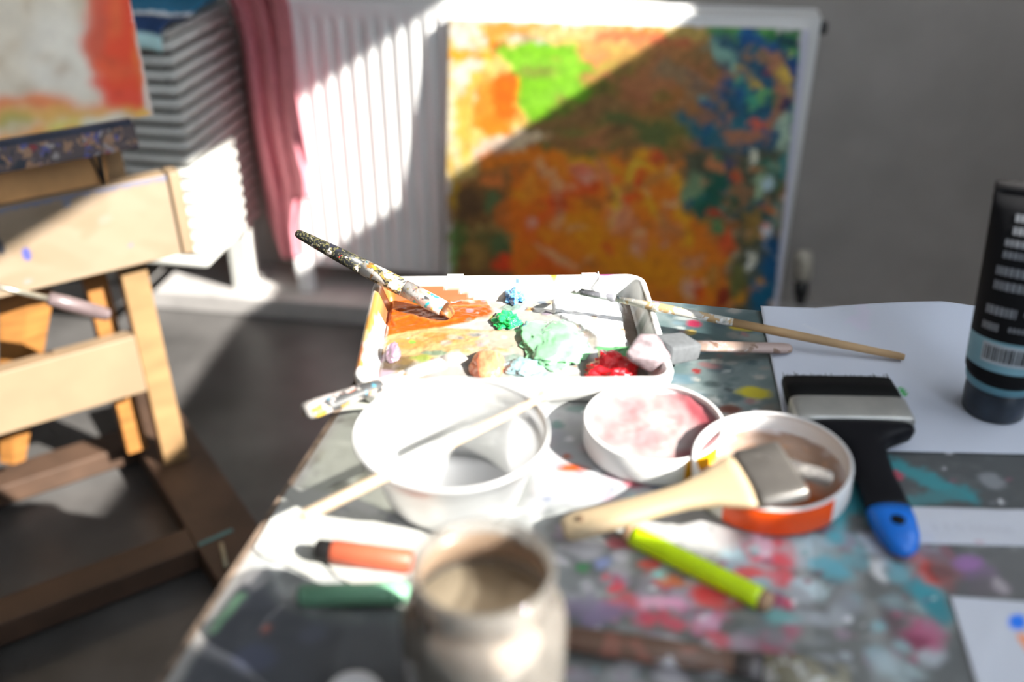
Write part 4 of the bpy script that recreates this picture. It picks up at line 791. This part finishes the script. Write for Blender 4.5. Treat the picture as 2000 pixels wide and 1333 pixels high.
h0, h1, h2 = at(1168, 531, .779), at(1172, 556, .772), at(1186, 577, .7615)
MB().rod(h0, h1, [(0, .0008, .0008), (1, .0009, .0009)], 8).rod(h1, h2, [(0, .0009, .0009), (1, .0006, .0006)], 8).solo('loose_bristle', 'single loose white bristle hanging over the rear tray rim', 'bristle', mat('white_nylon', (.80, .80, .80), .4), h1)
# ================================================================== BOWL WITH A STICK ACROSS
bc = V((-.046, .624, TZ)); bowl_m = sheer_mat('cloudy_plastic', (.95, .95, .945), .56, .74, .5)
prof = [(.0008, .0012), (.044, .0012), (.050, .003), (.054, .009), (.0605, .030), (.0655, .046), (.0665, .0475), (.0700, .0485), (.0712, .052), (.0716, .0605), (.0735, .0622), (.0742, .0612), (.0740, .0595)]
inner = [(.0728, .0600), (.0722, .0610), (.0706, .0600), (.0702, .0525), (.0692, .0500), (.0655, .0488), (.0645, .046), (.0595, .030), (.053, .0095), (.049, .0042), (.044, .0026), (.0008, .0026)]
bowl = thing('plastic_bowl', 'cloudy white plastic bowl in front of the paint tray, stick across it', 'bowl', bc)
MB().lathe(bc, prof + inner, 80).build('bowl_body', bowl_m, bowl)
MB().lathe(bc, [(.0722, .0600), (.0732, .0626), (.0744, .0626), (.0750, .0605), (.0744, .0585), (.0730, .0585)], 80, closed=True).build('rim', sheer_mat('cloudy_plastic_rim', (.84, .84, .83), .12, .4, .3), bowl)
s0, s1 = at(588, 1012, .8175), at(1128, 742, .8155)
st = thing('wooden_stick', 'long pale wooden stick lying across the cloudy plastic bowl', 'stick', s0)
MB().rod(s0, s1, [(0, .0028, .0028), (.01, .0040, .0040), (.5, .0036, .0036), (.98, .0022, .0022), (1, .0014, .0014)], 16).build('shaft', mat('pale_birch', (.47, .35, .235), .5, .08, 30), st)

# ================================================================== LIDS WITH PAINT
def lidmat(name, arc, band, shift=(0, 0)):
    """white plastic with a coloured printed band over part of its side"""
    if name in MATS: return MATS[name]
    m, N, L, b = nt(name)
    tc = N.new('ShaderNodeTexCoord'); sp = N.new('ShaderNodeSeparateXYZ'); L.new(tc.outputs['Object'], sp.inputs[0])
    at2 = N.new('ShaderNodeMath'); at2.operation = 'ARCTAN2'; L.new(sp.outputs[1], at2.inputs[0]); L.new(sp.outputs[0], at2.inputs[1])
    c1 = N.new('ShaderNodeMath'); c1.operation = 'GREATER_THAN'; c1.inputs[1].default_value = arc[0]; L.new(at2.outputs[0], c1.inputs[0])
    c2 = N.new('ShaderNodeMath'); c2.operation = 'LESS_THAN'; c2.inputs[1].default_value = arc[1]; L.new(at2.outputs[0], c2.inputs[0])
    c3 = N.new('ShaderNodeMath'); c3.operation = 'MULTIPLY'; L.new(c1.outputs[0], c3.inputs[0]); L.new(c2.outputs[0], c3.inputs[1])
    mx = N.new('ShaderNodeMix'); mx.data_type = 'RGBA'; mx.inputs[6].default_value = (.74, .73, .72, 1); mx.inputs[7].default_value = band + (1,)
    L.new(c3.outputs[0], mx.inputs[0]); L.new(mx.outputs[2], b.inputs['Base Color']); b.inputs['Roughness'].default_value = .4
    MATS[name] = m; return m
def dish(name, label, c, r, h, tilt, side_m, px_cols, seed, depth):
    t = thing(name, label, 'lid', c)
    pr = [(.0008, .0), (r - .004, 0), (r - .001, .0015), (r, .004), (r, h - .002), (r - .0012, h), (r - .0026, h - .0006), (r - .003, h - .003), (r - .0034, .004), (r - .006, .0028), (.0008, .0028)]
    MB().lathe(c, pr, 72, tilt=tilt).build('shell', side_m, t)
    MB().lathe(c, [(r - .0004, h - .003), (r - .0002, h - .0005), (r - .0014, h + .0006), (r - .0030, h - .0004), (r - .0032, h - .003)], 72, closed=True, tilt=tilt).build('rim', mat('white_lid_rim', (.72, .70, .69), .45, .08, 40), t)
    n, rr = 60, 26; vs = [c + tilt @ V((0, 0, depth))]; col = [px_cols(0, 0)]; fs = []
    for j in range(1, rr + 1):
        for i in range(n):
            th = 2 * math.pi * i / n; q = (r - .0034) * j / rr; x, y = q * math.cos(th), q * math.sin(th)
            z = depth + .0022 * mnoise.noise(V((x * 40, y * 40, seed))) + (.0025 * (j / rr) ** 6) + .0012 * mnoise.noise(V((x * 130, y * 130, seed)))
            vs.append(c + tilt @ V((x, y, max(.0031, z)))); col.append(px_cols(x / r, y / r))
    for i in range(n): fs.append((0, 1 + i, 1 + (i + 1) % n))
    for j in range(rr - 1):
        for i in range(n): a = 1 + j * n + i; b = 1 + j * n + (i + 1) % n; fs.append((a, a + n, b + n, b))
    build('paint', vs, fs, attr_mat('lid_paint', .3, .2, 200, coat=.3), t, colors=np.array(col))
    return t
def mixc(a, b, t): t = max(0, min(1, t)); return tuple(x * (1 - t) + y * t for x, y in zip(a, b))
def pinkc(x, y):
    n = mnoise.noise(V((x * 2.2, y * 2.2, 3))) ; rr = math.hypot(x, y)
    c = mixc(SUN(236, 186, 188), SUN(250, 232, 228), .5 + n * 1.4); c = mixc(c, SUN(220, 110, 120), (x * .8 + rr - .95) * 3 + n); c = mixc(c, (.68, .64, .64), (rr - .86 + .12 * n) * 9 * (1 if x < .4 else .2))
    return c
def brownc(x, y):
    n = mnoise.noise(V((x * 2.6, y * 2.6, 8))); n2 = mnoise.noise(V((x * 6, y * 6, 2))); rr = math.hypot(x, y)
    c = mixc(lin(116, 88, 70, .7), lin(168, 140, 122, .8), .5 + n); c = mixc(c, lin(168, 84, 30, .9), (-y * 1.2 + n - .15) * 2); c = mixc(c, lin(206, 150, 110, 1), n2 * 2 - .6); c = mixc(c, lin(205, 196, 194, .9), (rr - .85 + .15 * n2) * 9 * (1 if y > -.2 else .1))
    return c
I3 = Matrix.Identity(3)
dish('paint_dish', 'round white lid filled with pink paint, a yellow band on its side', V((.119, .690, TZ + .0005)), .0590, .025, I3, lidmat('white_plastic_yellow_band', (-1.25, -.62), lin(250, 180, 0, 1.3)), pinkc, 1, .0175)
TL2 = Matrix.Rotation(math.radians(-4), 3, 'Y') @ Matrix.Rotation(math.radians(2), 3, 'X')
dish('paint_dish', 'round white lid with brown paint residue and an orange band, holding a brush', V((.205, .630, TZ + .0045)), .0615, .027, TL2, lidmat('white_plastic_orange_band', (-2.4, -.98), (.86, .085, .002)), brownc, 5, .008)

# ================================================================== CRAYONS, PENCIL, MARKER
def stick(name, label, cat, p0, p1, r, parts, base_up=0):
    t = thing(name, label, cat, p0); a = p1 - p0
    for nm, t0, t1, prof, m in parts: MB().rod(p0 + a * t0, p0 + a * t1, [(q[0], q[1] * r, q[1] * r) for q in prof], 20).build(nm, m, t)
    return t
r = .0078
woodend = mat('raw_pencil_wood', (.42, .26, .15), .6, .15, 40)
stick('green_pencil', 'thick lime green wooden pencil lying in front of the brown paint lid', 'pencil', at(1222, 1040, TZ + r), at(1506, 1180, TZ + r), r,
      [('wood_end', 0, .06, [(0, .80), (1, .97)], woodend), ('barrel', .055, .935, [(0, .97), (.05, 1), (.95, 1), (1, .98)], mat('lime_lacquer', lin(186, 216, 4, .85), .35, .08, 40)), ('wood_end', .93, 1, [(0, .97), (.7, .9), (1, .72)], woodend)])
r = .0085
stick('orange_marker', 'orange marker with black end lying on the off-white paper scrap', 'marker', at(618, 1074, TZ + r + .001), at(806, 1098, TZ + r + .001), r,
      [('cap', 0, .17, [(0, .80), (.12, .92), (.85, .95), (1, .95)], mat('black_marker_plastic', (.015, .014, .014), .4)), ('barrel', .165, 1.0, [(0, .98), (.03, 1.05), (.97, 1), (1, .7)], mat('coral_orange_plastic', SUN(255, 128, 92), .4, .06, 40))])
r = .0078
stick('green_crayon', 'mint green crayon lying beside the orange marker and the glass jar', 'crayon', at(583, 1164, TZ + r), at(800, 1160, TZ + r), r,
      [('tip', 0, .05, [(0, .8), (1, 1)], mat('mint_wax_end', (.12, .24, .16), .6)), ('barrel', .045, 1.0, [(0, 1), (.96, 1), (1, .8)], mat('mint_wax', (.20, .44, .28), .5, .1, 40))])

# ================================================================== GLASS JAR
jc = V((-.016, .412, TZ))
glass = sheer_mat('cloudy_glass', (.92, .85, .76), .66, .62, .06)
jar = thing('glass_jar', 'glass jar of murky beige brush water at the front of the table', 'jar', jc)
po = [(.0008, .001), (.036, .001), (.043, .003), (.0465, .009), (.0475, .02), (.0475, .072), (.0468, .084), (.0440, .092), (.0405, .097), (.0392, .100), (.0396, .104), (.0402, .107), (.0394, .112), (.0402, .116), (.0398, .1195), (.0384, .1205)]
pi_ = [(.0372, .1195), (.0368, .114), (.0370, .101), (.0385, .097), (.0425, .091), (.0450, .083), (.0458, .072), (.0458, .02), (.0445, .0105), (.040, .006), (.0008, .005)]
MB().lathe(jc, po + pi_, 80).build('glass', glass, jar)
wp = [(.0008, .0055), (.039, .0065), (.0440, .011), (.0452, .02), (.0452, .080), (.0440, .0815), (.0430, .0822), (.0008, .0822)]
MB().lathe(jc, [(.0449, .0825), (.0424, .0905), (.0383, .0966), (.0369, .1005), (.0366, .112), (.0364, .112), (.0366, .1005), (.0380, .0964), (.0421, .0903), (.0446, .0825)], 72, closed=True).build('paint_film', sheer_mat('dried_peach_film', (.72, .50, .34), .42, .6, .3), jar)
water_m = sheer_mat('murky_water', (.50, .43, .31), .05, .35, .1)
MB().lathe(jc, wp, 72).build('water', sheer_mat('murky_beige_water', (.66, .56, .41), .08, .60, .2), jar)
cpos = at(690, 1352, TZ + .016)
MB().lathe(V((cpos.x, cpos.y, TZ)), [(.0008, 0), (.0165, 0), (.0175, .002), (.0175, .014), (.0160, .0165), (.0120, .0175), (.0008, .0178)], 40).solo('white_cap', 'small white screw cap at the front edge beside the glass jar', 'cap', mat('white_cap_plastic', (.76, .75, .77), .4, .03), V((cpos.x, cpos.y, TZ)))

# ================================================================== PAPERS
def sheet(name, label, corners, base, marks, lift=None, nx=120, ny=80, cat='paper', th=.0004, z0=.0012, seed=0):
    c = [V(p) for p in corners]; vs = []                 # FL FR BR BL
    for j in range(ny):
        for i in range(nx):
            a, b = i / (nx - 1), j / (ny - 1)
            p = (c[0] * (1 - a) + c[1] * a) * (1 - b) + (c[3] * (1 - a) + c[2] * a) * b
            p = p + UP * (z0 + .0005 * (1 + mnoise.noise(V((a * 5, b * 4, seed)))) + (lift(a, b) if lift else 0)); vs.append(p)
    px, mpp = table_px(TZ + .001)
    P = Paint([p.x for p in vs], [p.y for p in vs], base, px, mpp); marks(P)
    o = solo(name, label, cat, vs, grid_faces(nx, ny), attr_mat('paper_fibre', .8, .08, 300), c[0], colors=P.c)
    m = o.modifiers.new('thickness', 'SOLIDIFY'); m.thickness = th; return o
pa_ = lambda u, v: at(u, v, TZ)
def m_big(P):
    P.stroke([(1655, 602), (1680, 625), (1685, 650), (1660, 640)], 10, (.66, .56, .74), alpha=.35, rag=.8); P.ell(1650, 600, 14, 6, (.75, .50, .70), alpha=.5)
    P.ell(1763, 768, 5.5, 9, lin(0, 120, 40, .5), rag=.2); P.stroke([(1570, 640), (1700, 700)], 3, (.70, .70, .74), alpha=.4)
bigp = (.57, .60, .69)
nearL, nearR = pa_(1543, 880), pa_(2080, 893)
farL = TF((pa_(1484, 606)).dot(TU), .9665); farR = TF(.62, .9665)
def lift_big(a, b):
    k = max(0, (b - .70) / .30) ** 2
    return k * (.003 + .020 * max(0, min(1, (a - .10) / .22)) ** 1.0 + .006 * math.sin(a * 7))
sheet('paper_sheet', 'large white paper sheet with a green dot, under the black brush and tube', [nearL, nearR, farR, farL], bigp, m_big, lift_big, 140, 90, seed=1)
def m_strip(P):
    for i in range(22):
        if i in (2, 5, 9): continue
        P.ell(1822 + i * 7.4, 1031 + i * .3, 2.6, 8, (.50, .50, .56), rag=.3, alpha=.55)
    P.ell(1912, 1060, 10, 3, (.6, .35, .4), alpha=.6)
sheet('paper_strip', 'narrow white printed strip of card beside the blue brush tip', [pa_(1778, 1064), pa_(2060, 1072), pa_(2020, 1000), pa_(1768, 993)], (.60, .61, .67), m_strip, None, 90, 24, 'card', .0008, seed=2)
def m_card(P):
    P.ell(1986, 1216, 16, 17, lin(20, 90, 190, .5), rot=-40, rag=.25); P.ell(2004, 1258, 12, 18, lin(230, 120, 80, .6), rag=.3)
sheet('sketch_card', 'white card with blue and orange paint marks at the front right table corner', [pa_(1925, 1400), pa_(2160, 1410), pa_(2090, 1186), pa_(1854, 1168)], (.60, .62, .69), m_card, None, 60, 60, 'card', .001, seed=3)
# torn paper scrap: rounded notch at its front edge
outline = [(497, 1070), (565, 952), (600, 955), (700, 975), (790, 1020), (860, 1060), (840, 1120), (770, 1130), (690, 1142), (660, 1126), (640, 1105), (618, 1085), (640, 1120), (610, 1128), (570, 1108), (530, 1092), (512, 1085)]
ov = [at(u, v, TZ + .0018) for u, v in outline]
bm = bmesh.new(); bvs = [bm.verts.new(p) for p in ov]; bm.faces.new(bvs); bmesh.ops.triangulate(bm, faces=bm.faces[:]); bm.verts.index_update()
tri = [[w.index for w in f.verts] for f in bm.faces]; bm.free()
sc = solo('paper_scrap', 'torn off-white paper scrap under the orange marker at the left table edge', 'paper', ov, tri, splat_mat('smudged_offwhite_paper', (.40, .40, .37), [((.46, .46, .44), .52, .5), ((.30, .30, .30), .66, .8)], 40, .8), ov[0], smooth=False)
m_ = sc.modifiers.new('thickness', 'SOLIDIFY'); m_.thickness = .0008

# ================================================================== PAINT TUBE
tb = at(1938, 800, TZ + .002); tb = V((tb.x, tb.y, TZ + .0025))
tube = thing('paint_tube', 'black paint tube standing on its cap on the white paper', 'paint tube', tb)
tw = V((math.cos(-.30), math.sin(-.30), 0)); td = V((-tw.y, tw.x, 0))      # broad direction, thickness direction
def ring(z, hw, hd, n=40, ex=2.0, dx=0): return [tb + UP * z + tw * (hw * math.copysign(abs(math.cos(t)) ** (2 / ex), math.cos(t)) + dx) + td * (hd * math.copysign(abs(math.sin(t)) ** (2 / ex), math.sin(t))) for t in [2 * math.pi * k / n for k in range(n)]]
tb_m = mat('black_tube_plastic', (.006, .006, .007), .6, .1, 40)
MB().loft([ring(.0, .0245, .0245), ring(.002, .0262, .0262), (ring(.012, .0268, .0268)), ring(.028, .0275, .0275), ring(.030, .0262, .0262)]).build('cap', mat('dark_blue_black_cap', (.014, .022, .034), .35, .5, 40), tube)
MB().loft([ring(.030, .0285, .0285), ring(.034, .0298, .0298), ring(.038, .0300, .0295), ring(.040, .0288, .0280)]).build('collar', mat('pale_blue_plastic', (.10, .26, .33), .4, .1), tube)
def tw_at(z):
    k = (z - .038) / .165; return .0315 + .0125 * k, .0285 * (1 - k) ** .8 + .0016
zs = [.038, .043, .05, .06, .07, .085, .10, .12, .14, .16, .175, .188, .195]
MB().loft([ring(z, tw_at(z)[0] * (.94 if z < .04 else 1), tw_at(z)[1]) for z in zs] + [ring(.1955, .0438, .0026), ring(.207, .0440, .0024)]).build('tube_body', tb_m, tube)
MB().loft([ring(.2035, .0446, .0034), ring(.207, .0447, .0034), ring(.211, .0446, .003)]).build('crimp', mat('dark_crimp', (.02, .018, .018), .4), tube)
def on_tube(z, a, out=.0004):
    """a point on the side of the tube facing the table: a in -1..1 across its width"""
    hw, hd = tw_at(z); t = -math.pi / 2 + a * math.pi / 2
    return tb + UP * z + tw * ((hw + out) * math.cos(t)) + td * ((hd + out) * math.sin(t))
def patch(mb, z0, z1, a0, a1, n=12, out=.0005):
    vs = []; rows_ = max(2, int((z1 - z0) / .006) + 1)
    for j in range(rows_):
        for i in range(n): vs.append(on_tube(z0 + (z1 - z0) * j / (rows_ - 1), a0 + (a1 - a0) * i / (n - 1), out))
    mb.add(vs, grid_faces(n, rows_))
lb_m = mat('pale_blue_label', (.17, .34, .41), .45, .1, 40)
mb = MB(); patch(mb, .052, .079, -.93, .93, 40); band = mb.build('label_band', lb_m, tube)
mb = MB(); patch(mb, .059, .0765, -.52, .36, 24, .0008); bar = mb.build('barcode_panel', mat('white_label', (.40, .44, .48), .5), band)
mb = MB(); Rb = random.Random(11); a = -.48
while a < .31:
    w_ = Rb.choice((.010, .016, .026)); patch(mb, .0615, .0745, a, a + w_, 2, .0012); a += w_ + Rb.choice((.012, .02, .026))
mb.build('barcode_bars', mat('label_ink', (.015, .015, .018), .5), bar)
mb = MB(); Rt = random.Random(4)
for (z0, rows_, a0, a1, h) in ((.087, 1, -.60, -.30, .0085), (.101, 1, -.58, -.12, .0100), (.123, 2, -.52, -.02, .0095), (.150, 2, -.46, .06, .0075), (.170, 2, -.38, .10, .0080)):
    for k in range(rows_):
        a = a0
        while a < a1 - .02:
            w_ = Rt.uniform(.035, .07); z = z0 + k * h * 1.3; patch(mb, z, z + h * .78, a, min(a1, a + w_), 3, .0006); a += w_ + .016
for (z0, a0, a1) in ((.089, -.18, .34), (.104, -.02, .12), (.108, .16, .40), (.139, .12, .50)):
    a = a0
    while a < a1: patch(mb, z0, z0 + .0042, a, a + .04, 3, .0006); a += .06
mb.build('printed_text', mat('pale_grey_print', (.17, .18, .20), .5), tube)
mb = MB(); patch(mb, .185, .194, .05, .5, 8, .0008); mb.build('red_mark', mat('dark_red_print', (.20, .03, .03), .5), tube)

# ================================================================== LIGHT, WORLD, CAMERA
S = (WS * 1.0 - WN * .35 + UP * .70).normalized()
sd = bpy.data.lights.new('sun', 'SUN'); sd.energy = 19.0; sd.angle = math.radians(.53); sd.color = (1, .965, .90)
so = bpy.data.objects.new('sun', sd); COL.objects.link(so); so.location = (4, -2, 5); so.rotation_euler = S.to_track_quat('Z', 'Y').to_euler()
wd = bpy.data.worlds.new('sky'); SC.world = wd; wd.use_nodes = True
bg = wd.node_tree.nodes['Background']; bg.inputs[0].default_value = (.76, .87, 1.0, 1); bg.inputs[1].default_value = 6.0
cd = bpy.data.cameras.new('camera'); co = bpy.data.objects.new('camera', cd); COL.objects.link(co)
cd.lens = 35; cd.sensor_width = 36; cd.clip_start = .02; cd.clip_end = 60
co.location = CAM; co.rotation_euler = (math.radians(60), 0, 0)
cd.dof.use_dof = True; cd.dof.focus_distance = 1.06; cd.dof.aperture_fstop = 2.0; cd.dof.aperture_blades = 0
SC.camera = co
SC.cycles.use_denoising = True
SC.cycles.max_bounces = 10; SC.cycles.diffuse_bounces = 6; SC.cycles.transparent_max_bounces = 16
SC.cycles.caustics_reflective = False; SC.cycles.caustics_refractive = False
SC.cycles.sample_clamp_indirect = 6
vs_ = SC.view_settings; vs_.view_transform = 'Standard'; vs_.look = 'None'; vs_.gamma = 1; vs_.exposure = 0.0; vs_.use_curve_mapping = False
